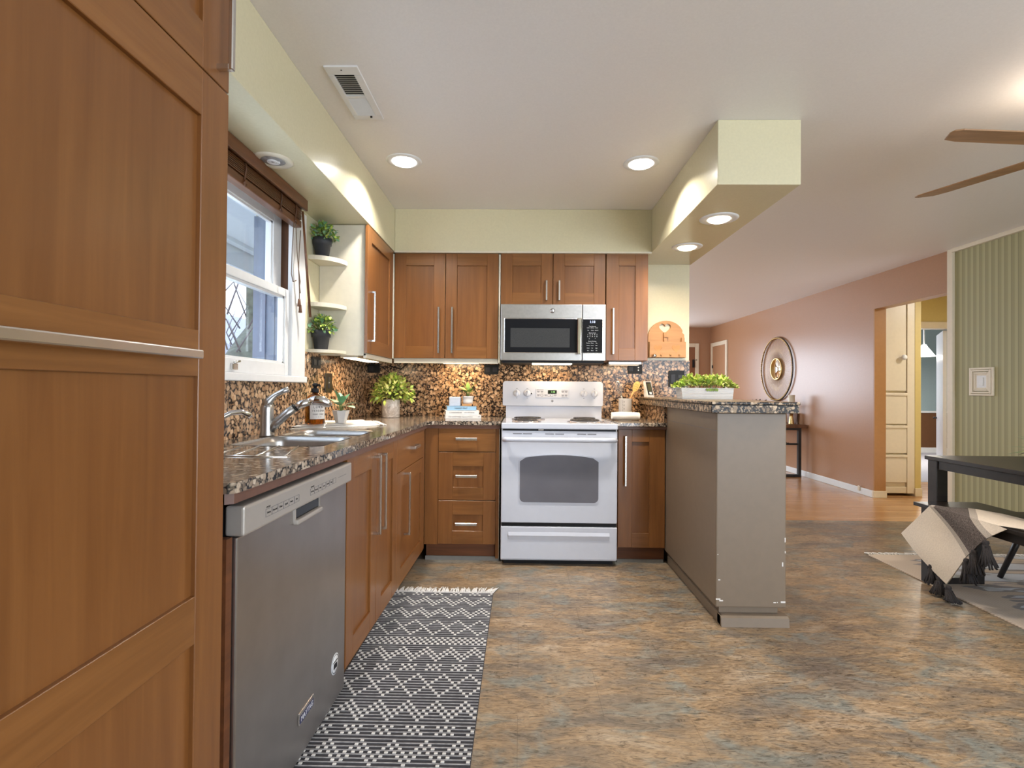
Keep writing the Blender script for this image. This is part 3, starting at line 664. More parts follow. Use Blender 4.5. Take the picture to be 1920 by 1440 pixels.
# right of the stove
rc = thing('narrow_base_cabinet', 'narrow wooden base cupboard between stove and breakfast bar', 'cabinet', (.655, 3.45, 0))
MB().box(0, .312, DT+.002, .55, .1, .894).build('carcass', M_WV, rc, local=True)
MB().box(0, .315, .03, .05, .02, .1).build('toe_board', M_WD, rc, local=True)
cab_door(rc, 0, .314, .104, .892, (.046, .516, .046, .848), sl=.091, sr=.105, rt=.083, rb=.096)
sbox('baseboard_back.001', (.655, .965, 3.472, 3.482, 0, .022), M_COVE, 'grey cove strip under the narrow base cabinet', 'baseboard')
# --- wall cabinets
uc = thing('double_wall_cabinet', 'two-door wooden wall cabinet over the potted plant corner', 'wall cabinet', (-.912, 3.69, 1.368))
MB().box(-.912, -.16, 3.712, 4.024, 1.366, 2.124).box(-.926, -.913, 3.692, 4.0, 1.366, 2.118).box(-.159, -.148, 3.692, 4.0, 1.34, 2.118).build('carcass', M_CREAM, uc)
MB().box(-.915, -.16, 3.71, 3.728, 1.334, 1.366, .002).build('light_valance', M_CREAM, uc)
def wall_door(root, x0, x1, z0, z1, Y, handle, **kw):
    b = MB(); shaker(b, x0+.0015, x1-.0015, z0+.0015, z1-.0015, **kw)
    for v in b.bm.verts: v.co.y += Y
    d = b.build('door', WM, root)
    hx, h0, h1 = handle; t = .013; out = .034; b = MB()
    b.box(hx-t/2, hx+t/2, Y-out, Y-out+.010, h0, h1, .002, 1)
    for z in (h0+.006, h1-.006): b.box(hx-t/2, hx+t/2, Y-out+.008, Y+.002, z-.006, z+.006, .001, 1)
    b.build('handle', M_NICKEL, d); return d
wall_door(uc, -.911, -.5435, 1.368, 2.124, 3.69, (-.587, 1.404, 1.735))
wall_door(uc, -.5425, -.161, 1.368, 2.124, 3.69, (-.491, 1.404, 1.735))
um = thing('bridge_wall_cabinet', 'short two-door wooden wall cabinet above the microwave', 'wall cabinet', (-.147, 3.69, 1.757))
MB().box(-.146, .604, 3.712, 4.024, 1.757, 2.126).build('carcass', M_WV, um)
wall_door(um, -.146, .2275, 1.757, 2.126, 3.69, (.1815, 1.786, 1.928))
wall_door(um, .2285, .604, 1.757, 2.126, 3.69, (.2725, 1.786, 1.928))
un = thing('narrow_wall_cabinet', 'tall narrow wooden wall cabinet right of the microwave', 'wall cabinet', (.608, 3.69, 1.362))
un['label'] = 'tall narrow one-door wooden wall cabinet between microwave and heart letter rack'
MB().box(.609, .906, 3.712, 4.024, 1.362, 2.128).build('carcass', M_WV, un)
wall_door(un, .608, .908, 1.362, 2.128, 3.69, (.657, 1.406, 1.734), sl=.09, sr=.09)
ul = thing('corner_wall_cabinet', 'one-door wooden wall cabinet beside the open corner shelves', 'wall cabinet', (-.908, 3.06, 1.36), PI/2)
MB().box(.02, .63, DT+.002, .298, 0, .765).build('carcass', M_WV, ul, local=True)
MB().box(0.0, .62, .012, .03, -.03, .0, .002).build('light_valance', M_CREAM, ul, local=True)
b = shaker(MB(), -.02, .575, .0, .762, sl=.075, sr=.085); d = b.build('door', WM, ul, local=True); bar_handle(d, .03, .07, .03, .375)
# open quarter-round shelves
os_ = thing('open_shelf_unit', 'cream end panel with three quarter-round corner shelves', 'shelf', (-1.208, 3.06, 1.35))
MB().box(-1.206, -.922, 3.06, 3.078, 1.345, 2.126, .001).build('end_panel', M_CREAM, os_)
for z0, z1 in ((1.879, 1.904), (1.613, 1.637), (1.352, 1.370)):
    pts = [(-1.206, 3.058)]+[(-1.206+.168*math.cos(-a), 3.058+.168*math.sin(-a)) for a in [PI/2*k/14 for k in range(15)]]
    MB().prism(pts, 'z', z0, z1, .002).build('shelf', M_CREAM, os_)

# ================================================================== WORKTOPS, SPLASHBACK
ct = thing('worktop', 'L-shaped speckled granite worktop with sink cutout', 'worktop', (-.95, 2.6, .91))
def xe(Y): return -.6105+(Y-3.43)*.0144
z0, z1 = .911, .936
B1 = (-1.085, -.735, 1.895, 2.265); B2 = (-1.085, -.735, 2.305, 2.60)
b = MB()
def slab(x0, y0, x1, y1, edge=False):
    b.box(x0, x1, y0, y1, z0, z1)
b.box(-1.206, B1[0], 1.155, 3.43, z0, z1)
for ya, yb in ((1.155, B1[2]), (B2[3], 3.43)): b.box(B1[0], B1[1], ya, yb, z0, z1)
b.box(B1[0], B1[1], B1[3], B2[2], z0, z1)
b.prism([(B1[1], 1.155), (xe(1.155)-.015, 1.155), (xe(1.17), 1.17), (xe(3.40), 3.40), (xe(3.40)+.03, 3.428), (B1[1], 3.43)], 'z', z0, z1)
b.box(-1.206, -.13, 3.43, 4.024, z0, z1)
b.build('slab', M_GRTOP, ct)
b = MB(); b.prism([(xe(1.17)-.025, 1.16), (xe(1.17)-.008, 1.17), (xe(3.4)-.008, 3.438), (-.131, 3.438), (-.131, 3.46), (xe(3.4)-.025, 3.46)], 'z', .886, .911)
b.build('edge_strip', M_BROWN, ct)
b = MB()
for xa, xb in ((-1.02, -.955), (-.955, -.895), (-.885, -.825), (-.815, -.735)):
    b.tube([(xa, 1.888, .9365), (xb+.0, 1.60, .9365)], .0034, 6)
b.tube([(-1.0, 1.60, .9365), (-.72, 1.592, .9365)], .0034, 6)
b.build('groove_glint', M_NICKEL, ct)  # pale metal lines imitate highlights along the milled drain grooves
sk = thing('kitchen_sink', 'double-bowl stainless sink set under the granite', 'sink', (-.91, 2.25, .75))
def bowl(x0, x1, y0, y1, name):
    b = MB()
    def rr(i, z):
        r = .06-i*.2; r = max(.02, r); pts = []
        for cx, cy, a0 in ((x1-i-r, y1-i-r, 0), (x0+i+r, y1-i-r, PI/2), (x0+i+r, y0+i+r, PI), (x1-i-r, y0+i+r, 1.5*PI)):
            pts += [(cx+r*math.cos(a0+PI/2*k/5), cy+r*math.sin(a0+PI/2*k/5), z) for k in range(6)]
        return pts
    rings = [rr(-.012, .9355), rr(.004, .934), rr(.008, .91), rr(.014, .76), rr(.04, .742)]
    rings[0] = rr(-.006, .9372)
    V = [[b.bm.verts.new(p) for p in R] for R in rings]; n = len(V[0])
    for A, B in zip(V, V[1:]):
        for k in range(n):
            f = b.bm.faces.new((A[k], A[(k+1) % n], B[(k+1) % n], B[k])); f.smooth = True
    b.bm.faces.new(V[-1])
    o = b.build(name, M_STEEL, sk)
    MB().lathe([(0, .004), (.03, .004), (.042, .002), (.042, 0), (0, 0)], ((x0+x1)/2, (y0+y1)/2, .7425), 24).build('drain', M_CHROME, o)
bowl(*B1, 'bowl'); bowl(*B2, 'bowl')
fa = thing('kitchen_faucet', 'brushed steel pull-out faucet with raised lever', 'faucet', (-1.116, 2.26, .936))
b = MB().lathe([(.0, 0), (.031, 0), (.031, .006), (.028, .02), (.027, .10), (.028, .125), (.024, .14), (.015, .148), (0, .15)], (-1.116, 2.26, .936), 28)
b.build('body', M_STEEL, fa)
b = MB().tube([(-1.105, 2.262, .965), (-1.075, 2.27, 1.0), (-1.04, 2.28, 1.035), (-1.005, 2.29, 1.062)], [.022, .021, .019, .018], 16); b.build('spout', M_STEEL, fa)
b = MB().tube([(-1.005, 2.29, 1.062), (-.98, 2.297, 1.078), (-.94, 2.31, 1.092)], [.0175, .017, .0165], 16)
b.tube([(-.95, 2.307, 1.09), (-.925, 2.315, 1.095), (-.895, 2.325, 1.092), (-.872, 2.332, 1.080), (-.862, 2.335, 1.070)], [.016, .022, .024, .019, .010], 16); b.build('spray_head', M_CHROME, fa)
MB().tube([(-1.007, 2.2895, 1.0605), (-1.003, 2.2905, 1.0635)], .0195, 16).build('collar', M_BLACK, fa)
b = MB().tube([(-1.116, 2.26, 1.07), (-1.108, 2.262, 1.095), (-1.085, 2.27, 1.118), (-1.055, 2.278, 1.135), (-1.032, 2.285, 1.145)], [.026, .018, .011, .011, .013], 14); b.build('lever', M_STEEL, fa)
ft = thing('filtered_water_tap', 'small chrome curved tap tip poking out beside the pantry', 'faucet', (-1.13, 1.90, .936))
MB().lathe([(0, 0), (.022, 0), (.022, .01), (.013, .03), (0, .04)], (-1.13, 1.90, .936), 20).build('base', M_CHROME, ft)
MB().tube([(-1.13, 1.90, .94), (-1.13, 1.90, 1.0), (-1.122, 1.915, 1.035), (-1.10, 1.945, 1.053), (-1.078, 1.975, 1.056), (-1.06, 2.0, 1.046), (-1.057, 2.005, 1.034)], [.011, .010, .010, .010, .011, .011, .011], 14).build('spout', M_CHROME, ft)

bs = tag(MB().box(-1.206, 1.309, 4.012, 4.0258, .9365, 1.385).build('granite_splashback', M_GRANITE), 'speckled brown granite splashback behind the stove', 'splashback')
bl2 = MB().box(-1.2078, -1.195, 1.13, 2.822, .9365, 1.178).box(-1.2078, -1.195, 2.838, 4.011, .9365, 1.352).box(-1.2078, -1.195, 2.822, 2.838, .9365, 1.176).build('granite_splashback.001', M_GRANITE)
tag(bl2, 'speckled granite splashback below and beside the sink window', 'splashback')
cr = thing('small_worktop', 'short granite worktop between stove and breakfast bar', 'worktop', (.8, 3.7, .91))
MB().prism([(.646, 3.425), (.972, 3.425), (.972, 4.011), (.646, 4.011)], 'z', z0, z1, .003).build('slab', M_GRTOP, cr)
MB().box(.648, .972, 3.432, 3.455, .893, .911).build('edge_strip', M_BROWN, cr)
# peninsula
pb = thing('peninsula', 'taupe painted half wall carrying the breakfast bar', 'half wall', (1.14, 3.2, 0))
b = MB().box(.973, 1.318, 2.572, 4.024, .085, 1.046, .006); b.build('body', M_TAUPE, pb)
MB().box(1.0, 1.29, 2.60, 4.024, .0, .09).build('plinth', M_TAUPE, pb)
b = MB().prism([(2.545, 0), (2.6, 0), (2.6, .05), (2.562, .05), (2.551, .042)], 'x', .992, 1.322).build('base_trim', M_TAUPE, pb)
MB().box(.992, 1.003, 2.56, 3.47, 0, .05, .003).build('side_base_trim', M_TAUPE, pb)
b = MB().prism([(2.573, .955), (3.42, .955), (3.42, .957), (2.573, .957)], 'x', .9725, .9745).build('seam_line', M_GREYT, pb)
random.seed(11); b = MB()
for x, z, w_, h_ in ((1.30, .30, .006, .02), (1.312, .42, .005, .022), (1.313, .36, .004, .01), (1.303, .115, .022, .008), (1.262, .112, .012, .004), (1.275, .113, .004, .004), (.985, .125, .022, .007), (1.0, .118, .018, .006), (.99, .22, .010, .005), (.983, .345, .004, .004)):
    b.box(x-w_/2, x+w_/2, 2.5705, 2.5725, z-h_/2, z+h_/2)
b.build('paint_specks', plain('bare_plaster', lin(226, 222, 218), .8), pb)
bt = thing('breakfast_bar', 'raised speckled granite breakfast bar top on the taupe half wall', 'bar top', (1.13, 3.2, 1.047))
MB().box(.925, 1.344, 2.505, 4.011, 1.047, 1.084, .002).build('apron', M_GRBAR, bt)
MB().box(.921, 1.348, 2.500, 4.011, 1.0875, 1.101, .003).build('slab', M_GRBAR, bt)
MB().box(.93, 1.34, 2.51, 4.011, 1.083, 1.088).build('joint', M_BLACK, bt)
tag(MB().box(.956, .9728, 3.43, 4.011, .9365, 1.0468).build('bar_upstand', M_GRANITE), 'granite upstand between small worktop and bar top', 'upstand')

# ================================================================== STOVE
rg = thing('electric_range', 'white electric range with four coil burners and oven window', 'stove', (.258, 3.7, 0))
RX0, RX1 = -.121, .638
b = MB().box(RX0, RX1, 3.40, 4.0, .03, .895, .004).build('body', M_WENAM, rg)
b = MB().box(RX0, RX1, 3.365, 3.99, .893, .932, .006, 3).build('cooktop', M_WENAM, rg)
MB().box(RX0+.01, RX1-.01, 3.385, 3.41, .878, .893).build('vent_gap', M_BLACK, rg)
b = MB().prism([(3.972, .932), (4.005, .932), (4.005, 1.03), (3.985, 1.03), (3.965, 1.022)], 'x', RX0+.012, RX1-.012, .002)
b.build('backsplash_riser', M_WENAM, rg)
# backguard with rounded corners, face at y=3.945
GX0, GX1, GZ0, GZ1, GY = -.133, .632, 1.026, 1.214, 3.948
pts = []
for cx, cz, a0, r in ((GX1-.022, GZ1-.022, 0, .022), (GX0+.022, GZ1-.022, PI/2, .022), (GX0+.008, GZ0+.008, PI, .008), (GX1-.008, GZ0+.008, 1.5*PI, .008)):
    pts += [(cx+r*math.cos(a0+PI/2*k/6), cz+r*math.sin(a0+PI/2*k/6)) for k in range(7)]
bgd = MB().prism(pts, 'y', GY, 4.005, .006).build('backguard', M_WENAM, rg)
for kx in (-.0255, .054, .486, .566):
    k = MB().lathe([(0, -.0), (.026, 0), (.026, .004), (0, .004)], (kx, GY, 1.121), 28, 'y').lathe([(.0, .004), (.0225, .004), (.0225, .016), (.019, .022), (0, .023)], (kx, GY, 1.121), 28, 'y').box(kx-.005, kx+.005, GY-.034, GY-.02, 1.101, 1.143, .002).build('knob', M_WENAM, bgd)
    MB().box(kx-.0012, kx+.0012, GY-.0348, GY-.034, 1.122, 1.141).box(kx-.004, kx+.004, GY-.0008, GY+.001, 1.083, 1.087).box(kx-.006, kx+.006, GY-.0008, GY+.001, 1.1555, 1.1595).build('dial_print', M_GREYT, k)
    b = MB()
    for q in range(11):
        a = -1.9+3.8*q/10+PI/2; b.box(kx+.031*math.cos(a)-.001, kx+.031*math.cos(a)+.001, GY-.0008, GY+.001, 1.121+.031*math.sin(a)-.001, 1.121+.031*math.sin(a)+.001)
    b.build('dial_ticks', M_GREYT, k)
PX0, PX1, PZ0, PZ1 = .118, .373, 1.086, 1.157
b = MB(); t = .004
pts = lambda i: [(PX0+i, PZ1-i), (PX1-i, PZ1-i), (PX1-i, PZ0+i), (PX0+i, PZ0+i)]
cpn = MB().box(PX0, PX1, GY-.004, GY+.002, PZ0, PZ1, .003).build('touch_panel', M_WENAM, bgd)
MB().box(PX0+.006, PX1-.006, GY-.005, GY-.003, PZ0+.006, PZ1-.002).build('panel_face', plain('light_grey_print', lin(196, 196, 202), .3), cpn)
M_DISP = plain('green_black_display', (.01, .016, .01, 1), .1)
dsp = MB().box(.211, .279, GY-.0062, GY-.004, 1.119, 1.147, .001, 1).build('display', M_DISP, cpn)
M_LEDG = plain('green_led', lin(150, 200, 130), .5, emit=lin(150, 210, 130), estr=.9)
text('clock_digits', '1:10', .019, (.25, GY-.0065, 1.1325), (1, 0, 0), (0, 0, 1), M_LEDG, dsp)
b = MB()
for x, z in ((.139, 1.135), (.166, 1.135), (.139, 1.108), (.195, 1.108), (.268, 1.108), (.325, 1.135), (.35, 1.135), (.325, 1.108), (.35, 1.108)):
    b.box(x-.010, x+.010, GY-.0056, GY-.0049, z-.001, z+.004).box(x-.007, x+.007, GY-.0056, GY-.0049, z-.006, z-.003)
for x, z in ((.166, 1.108), (.219, 1.108), (.241, 1.108)): b.lathe([(.009, .0009), (.011, .0009), (.011, 0), (.009, 0), (.009, .0009)], (x, GY-.0049, z), 20, 'y')
b.box(.126, .178, GY-.0056, GY-.0049, 1.147, 1.150).box(.315, .362, GY-.0056, GY-.0049, 1.147, 1.150).box(.315, .362, GY-.0056, GY-.0049, 1.094, 1.096)
b.build('button_print', M_GREYT, cpn)
lg = MB().lathe([(0, .001), (.0085, .001), (.0085, 0), (0, 0)], (.246, GY-.0005, 1.064), 24, 'y').build('round_emblem', M_GREYT, bgd)
text('emblem_letters', 'GE', .009, (.246, GY-.0022, 1.064), (1, 0, 0), (0, 0, 1), M_WT, lg)
MB().lathe([(0, .002), (.009, .002), (.009, 0), (0, 0)], (.121-.034, GY, 1.121), 18, 'y').build('indicator_bezel', M_WENAM, bgd)
MB().lathe([(0, .003), (.005, .003), (.005, 0), (0, 0)], (.087, GY-.0005, 1.121), 14, 'y').build('indicator_light', M_BLACK, bgd)
for cx, cy, R in ((.062, 3.79, .122), (.045, 3.53, .098), (.475, 3.79, .098), (.448, 3.535, .124)):
    bn = MB().lathe([(R*.55, -.006), (R*.8, -.008), (R*.95, .003), (R, .005), (R*1.01, .002), (R, 0)], (cx, cy, .932), 36).build('burner', M_PAN, rg)
    pth = []; turns = 3.6
    for k in range(90):
        a = 2*PI*turns*k/89; r = R*(.22+.62*k/89); pth.append((cx+r*math.cos(a), cy+r*math.sin(a), .944))
    MB().tube(pth, .0042, 7).build('coil', M_COIL, bn)
# oven door
b = MB()
DZ0, DZ1, DY = .281, .881, 3.375
WX0, WX1, WZA, WZB, WZC = .002, .514, .416, .700, .725
def arch(i):
    x0, x1, za, zb, zc = WX0+i, WX1-i, WZA+i, WZB-i, WZC-i; r = .03
    P = []
    for cx, cz, a0 in ((x0+r, za+r, PI), (x1-r, za+r, 1.5*PI)): P += [(cx+r*math.cos(a0+PI/2*k/5), cz+r*math.sin(a0+PI/2*k/5)) for k in range(6)]
    n = 14; top = []
    for k in range(n+1):
        u = k/n; x = x1+(x0-x1)*u; top.append((x, zb+(zc-zb)*(1-(2*u-1)**2) - (.018 if k in (0, n) else 0)))
    return P+top
od = MB().box(RX0+.001, RX1-.001, DY, 3.405, DZ0, DZ1, .005).build('oven_door', M_WENAM, rg)
MB().prism(arch(-.006), 'y', DY-.0035, DY+.004).build('window_rim', M_WENAM, od)
MB().prism(arch(0), 'y', DY-.0045, DY-.001).build('window_glass', M_OVENGL, od)
b = MB()
for x0 in (-.045, .165, .375):
    for k in range(2): b.box(x0+k*.066, x0+.058+k*.066, DY-.0012, DY+.004, .859, .865)
b.build('vent_slot', M_GREYT, od)
hp = [(RX0+.028, DY, .822), (RX0+.022, DY-.03, .826), (RX0+.045, DY-.048, .828)]
for k in range(1, 10): hp.append((RX0+.045+(RX1-RX0-.09)*k/10, DY-.050, .828))
hp += [(RX1-.045, DY-.048, .828), (RX1-.022, DY-.03, .826), (RX1-.028, DY, .822)]
MB().tube(hp, [.016]+[.0165]*(len(hp)-2)+[.016], 14).build('handle', M_WENAM, od)
MB().box(RX0+.004, RX1-.004, 3.388, 3.42, .258, .284).build('shadow_gap', M_BLACK, rg)
b = MB().box(RX0, RX1, DY, 3.41, .042, .256, .006)
b.prism([(DY-.001, .222), (DY-.009, .20), (DY-.006, .192), (DY, .17)], 'x', RX0+.05, RX1-.05)
b.build('drawer', M_WENAM, rg)
MB().box(RX0+.02, RX1-.02, 3.43, 3.98, .0, .045).build('base', M_BLACK, rg)
MB().box(.12, .155, 3.37, 3.386, .884, .892, .002).build('latch', M_NICKEL, rg)

# ================================================================== MICROWAVE
mw = thing('microwave_oven', 'steel over-range microwave with black glass door', 'microwave', (.23, 3.82, 1.352))
MX0, MX1, MZ0, MZ1, MY = -.141, .598, 1.355, 1.752, 3.628
MB().box(MX0+.003, MX1-.003, MY+.03, 4.01, MZ0, MZ1, .003).build('body', M_DARKM, mw)
XS = .433
md = MB().box(MX0, XS-.0015, MY, MY+.03, MZ0, MZ1, .004).build('door', M_STEEL, mw)
MB().box(MX0+.022, XS-.004, MY-.002, MY+.004, 1.406, 1.655, .006, 3).build('door_rim', M_NICKEL, md)
MB().box(MX0+.026, XS-.004, MY-.003, MY+.004, 1.410, 1.651, .005, 3).build('door_glass', M_BLACKGL, md)
MB().box(-.072, .345, MY-.0036, MY, 1.447, 1.584, .002).build('door_window', M_MESHGL, md)
b = MB().box(.394, .423, MY-.042, MY-.030, 1.398, 1.652, .005, 3)
for z in (1.41, 1.64): b.box(.399, .418, MY-.034, MY+.002, z-.01, z+.01, .002)
b.build('handle', M_CHROME, md)
em = MB().lathe([(0, .003), (.017, .003), (.018, 0), (0, 0)], (.222, MY+.0005, 1.706), 28, 'y').build('round_emblem', M_CHROME, md)
MB().lathe([(.0125, .0036), (.0145, .0036), (.0145, .003), (.0125, .003), (.0125, .0036)], (.222, MY+.0005, 1.706), 28, 'y').build('emblem_ring', M_GREYT, em)
text('emblem_letters', 'GE', .014, (.222, MY-.0032, 1.706), (1, 0, 0), (0, 0, 1), M_GREYT, em)
mp_ = MB().box(XS+.0015, MX1, MY, MY+.03, MZ0, MZ1, .004).build('control_panel', M_STEEL, mw)
MB().box(XS+.004, .580, MY-.002, MY+.004, 1.406, 1.655, .006, 3).build('panel_rim', M_NICKEL, mp_)
pg = MB().box(XS+.004, .576, MY-.003, MY+.004, 1.410, 1.651, .005, 3).build('panel_glass', M_BLACKGL, mp_)
M_LEDB = plain('blue_white_led', lin(200, 215, 255), .5, emit=lin(190, 205, 255), estr=1.6)
text('clock_digits', '1:10', .023, (.503, MY-.0036, 1.628), (1, 0, 0), (0, 0, 1), M_LEDB, pg)
LG = []
def leg(tx, s, x, z): LG.append(text('legend', tx, s, (x, MY-.0035, z), (1, 0, 0), (0, 0, 1), M_WT, pg))
leg('Time Features', .0085, .503, 1.598)
for k, tx in enumerate(('Cook', 'Defrost', 'Timer')): leg(tx, .008, .474+k*.029, 1.587)
for k, tx in enumerate(('On', 'Clock', 'Add 30')): leg(tx, .008, .474+k*.029, 1.569)
leg('Express Cook', .0085, .503, 1.551)
leg('1   2   3   4   5', .012, .503, 1.540); leg('6   7   8   9   0', .012, .503, 1.526)
leg('v           ^', .012, .503, 1.511)
leg('Sensor Cooking', .0085, .503, 1.493)
for r, row in enumerate((('Popcorn', 'Potato', 'Veg'), ('Reheat', 'Power', 'Melt'), ('Steam', 'Fan', 'Light'), ('Start', 'Pause', 'Off'))):
    for k, tx in enumerate(row): leg(tx, .0075, .474+k*.029, 1.480-r*.0175)
merged('legend', LG, pg)
MB().box(MX0+.01, MX1-.01, MY+.02, 3.99, 1.340, 1.356).build('bottom_grille', M_BLACK, mw)
MB().box(.085, .37, 3.70, 3.80, 1.332, 1.342, .003).build('work_light_lens', M_LAMPWARM, mw)
area('microwave_light', (.23, 3.86, 1.328), (0, .25, -1), .28, .08, 1.1, WARM, 'RECTANGLE', mw)

# ================================================================== UNDER-CABINET LIGHTS, OUTLETS
def uclight(label, x0, x1, y0, y1, z, pw, lens=M_LAMPWARM, body=M_CREAM):
    t = thing('under_cabinet_light', label, 'under-cabinet light', ((x0+x1)/2, (y0+y1)/2, z), 0, 'under-cabinet light bars')
    MB().box(x0, x1, y0, y1, z, z+.022, .003).build('housing', body, t)
    MB().box(x0+.015, x1-.015, y0+.012, y1-.012, z-.004, z+.001, .002).build('lens', lens, t)
    area('light_bar_glow', ((x0+x1)/2, (y0+y1)/2, z-.008), (0, .15, -1), max(.03, x1-x0-.04), max(.03, y1-y0-.03), pw, WARM, 'RECTANGLE', t)
    return t
uclight('lit light bar under the corner wall cabinet', -1.09, -.98, 3.10, 3.62, 1.335, 3.2)
uclight('lit light bar under the double wall cabinet', -.60, -.30, 3.83, 3.93, 1.345, 2.2)
uclight('slim light bar with grey housing under the narrow wall cabinet', .64, .88, 3.76, 3.86, 1.338, 1.6, M_LAMPDIM, M_STEEL)
# inner cord of those lights
MB_ = MB().tube([(-1.02, 4.005, 1.325), (-.93, 4.0, 1.30), (-.88, 3.99, 1.345)], .004, 6).tube([(-1.1, 3.66, 1.34), (-1.04, 3.85, 1.31), (-1.00, 4.0, 1.26), (-.985, 4.0, 1.19)], .003, 6)
tag(MB_.build('light_cord', M_BLACK), 'thin black cord drooping from under the corner cabinet', 'cord')
def outlet(name, label, cat, plane, c, w_, h_, parts, group=None, mat=M_BLACK, prot=.006):
    """plane 'y' on the back wall facing -y, 'x' on the left wall facing +x, 'r' on the right wall facing -x"""
    cx, cy, cz = c; t = thing(name, label, cat, c, {'y': 0, 'x': PI/2, 'r': -PI/2}[plane], group)
    MB().box(-w_/2, w_/2, -prot, 0, -h_/2, h_/2, .002).build('face_plate', mat, t, local=True)
    for nm, px, pz, pw, ph, m in parts:
        MB().box(px-pw/2, px+pw/2, -prot-.003, -prot+.001, pz-ph/2, pz+ph/2, .0015, 1).build(nm, m, t, local=True)
    return t
M_DKGREY = plain('dark_grey_plastic', (.024, .024, .028, 1), .4, spec=.25)
M_SLOT = plain('socket_slot', (.16, .16, .17, 1), .5)
sock = lambda xs: [('socket', x, 0, .034, .034, M_DKGREY) for x in xs]+[('socket_slot', x+d, .003, .003, .010, M_SLOT) for x in xs for d in (-.006, .006)]
outlet('outlet_strip', 'black twin socket tucked under the double wall cabinet end', 'outlet', 'y', (-.226, 4.010, 1.303), .112, .076, sock((-.028, .028)))
o_ = outlet('outlet_strip', 'black twin socket with two white lights beside the crock', 'outlet', 'y', (.887, 4.010, 1.315), .112, .072, sock((-.03,))+[('indicator_light', .026, .012, .010, .010, M_WT), ('indicator_light', .026, -.008, .010, .010, M_WT)])
outlet('outlet_strip', 'black socket box in the corner above the marble pot', 'outlet', 'y', (-1.145, 4.010, 1.305), .10, .07, sock((-.02,)))
outlet('wall_switch', 'black double switch plate behind the leafy white planter', 'switch', 'y', (1.207, 4.010, 1.243), .122, .128, [('rocker', -.028, 0, .034, .068, M_DKGREY), ('socket', .028, .018, .032, .028, M_DKGREY), ('socket', .028, -.018, .032, .028, M_DKGREY)])
outlet('wall_outlet', 'tall dark outlet plate beside the amber soap bottle', 'outlet', 'x', (-1.194, 3.185, 1.183), .115, .118, [('socket', 0, .022, .034, .03, M_DKGREY), ('socket', 0, -.022, .034, .03, M_DKGREY), ('test_button', .0, 0, .02, .008, M_SLOT)], mat=plain('dark_bronze_plate', lin(52, 44, 38), .3, .2))
outlet('outlet_strip', 'dark socket box high beside the window casing', 'outlet', 'x', (-1.194, 2.99, 1.298), .13, .066, sock((-.03, .03)))
sw = thing('framed_light_switch', 'white rocker switch in a thick cream frame on the green wall', 'switch', (3.87, 4.382, 1.248), -PI/2)
fw, fh = .112, .118
b = MB()
for i, (a_, y_) in enumerate(((0, .016), (.018, .021), (.038, .014), (.052, .009))):
    W_, H_ = fw-a_, fh-a_; W2, H2 = W_-.016, H_-.016
    b.box(-W_, -W2, -y_, 0, -H_, H_, .003).box(W2, W_, -y_, 0, -H_, H_, .003).box(-W2, W2, -y_, 0, H2, H_, .003).box(-W2, W2, -y_, 0, -H_, -H2, .003)
b.build('frame', M_CREAMT, sw, local=True)
MB().box(-.05, .05, -.008, 0, -.058, .058, .002).build('face_plate', M_WHITE, sw, local=True)
MB().box(-.018, .018, -.013, -.006, -.034, .034, .002).build('rocker', M_WHITE, sw, local=True)

# ================================================================== CEILING LIGHTS, VENT, FAN
def can(label, x, y, z, R, r, on, lens, pw, col, group, spread=2.4):
    t = thing('recessed_light', label, 'recessed light', (x, y, z), 0, group)
    MB().lathe([(r, .0), (r, -.004), (r+.006, -.007), (R-.006, -.006), (R, -.001), (R, .0)], (x, y, z), 40).build('trim_ring', M_WHITE if on else M_CREAM, t)
    if on:
        MB().lathe([(r+.001, .0), (r*.9, -.012), (r*.6, -.020), (0, -.024)], (x, y, z-.0005), 32).build('lens', lens, t)
        area('recessed_glow', (x, y, z-.028), (0, 0, -1), r*1.6, r*1.6, pw, col, 'DISK', t, spread)
    else:
        MB().lathe([(r+.001, -.001), (r*.7, -.004), (0, -.005)], (x, y, z), 32).build('lens', M_LAMPOFF, t)
        MB().tube([(x+.026*math.cos(q*.5)*(1-q/40), y+.026*math.sin(q*.5)*(1-q/40), z-.006) for q in range(30)], .004, 6).build('bulb_coil', M_WHITE, t)
    return t
G = 'recessed lights in the kitchen'
can('lit round recessed ceiling light above the double wall cabinet', -.667, 2.896, ZC, .100, .068, True, M_LAMPON, 15, COOLW, G)
can('lit round recessed ceiling light above the narrow wall cabinet', .674, 2.920, ZC, .100, .068, True, M_LAMPON, 15, COOLW, G)
can('lit warm recessed light near the square end of the bar soffit', 1.119, 2.935, 2.13, .106, .062, True, M_LAMPWARM, 6, (1, .80, .57), G, 2.7)
can('lit warm recessed light over the bar, next to the back wall', 1.126, 3.518, 2.13, .102, .062, True, M_LAMPWARM, 6, (1, .80, .57), G, 2.7)
can('unlit recessed light in the soffit over the sink window', -1.073, 2.197, 2.13, .083, .050, False, None, 0, None, G)
vt = thing('ceiling_vent', 'white louvred air vent in the kitchen ceiling', 'vent', (-.728, 2.231, ZC))
b = MB().box(-.797, -.659, 2.03, 2.085, ZC-.008, ZC, .003).box(-.797, -.659, 2.395, 2.433, ZC-.008, ZC, .003).box(-.797, -.772, 2.085, 2.395, ZC-.008, ZC, .002).box(-.690, -.659, 2.085, 2.395, ZC-.008, ZC, .002).box(-.772, -.69, 2.235, 2.252, ZC-.008, ZC)
b.build('frame', M_WHITE, vt)
MB().box(-.775, -.688, 2.08, 2.40, ZC-.001, ZC+.001).build('duct', M_BLACK, vt)
b = MB()
for k in range(10):
    y = 2.093+k*.0142; b.quad((-.772, y, ZC-.0075), (-.69, y, ZC-.0075), (-.69, y+.0108, ZC-.004), (-.772, y+.0108, ZC-.004))
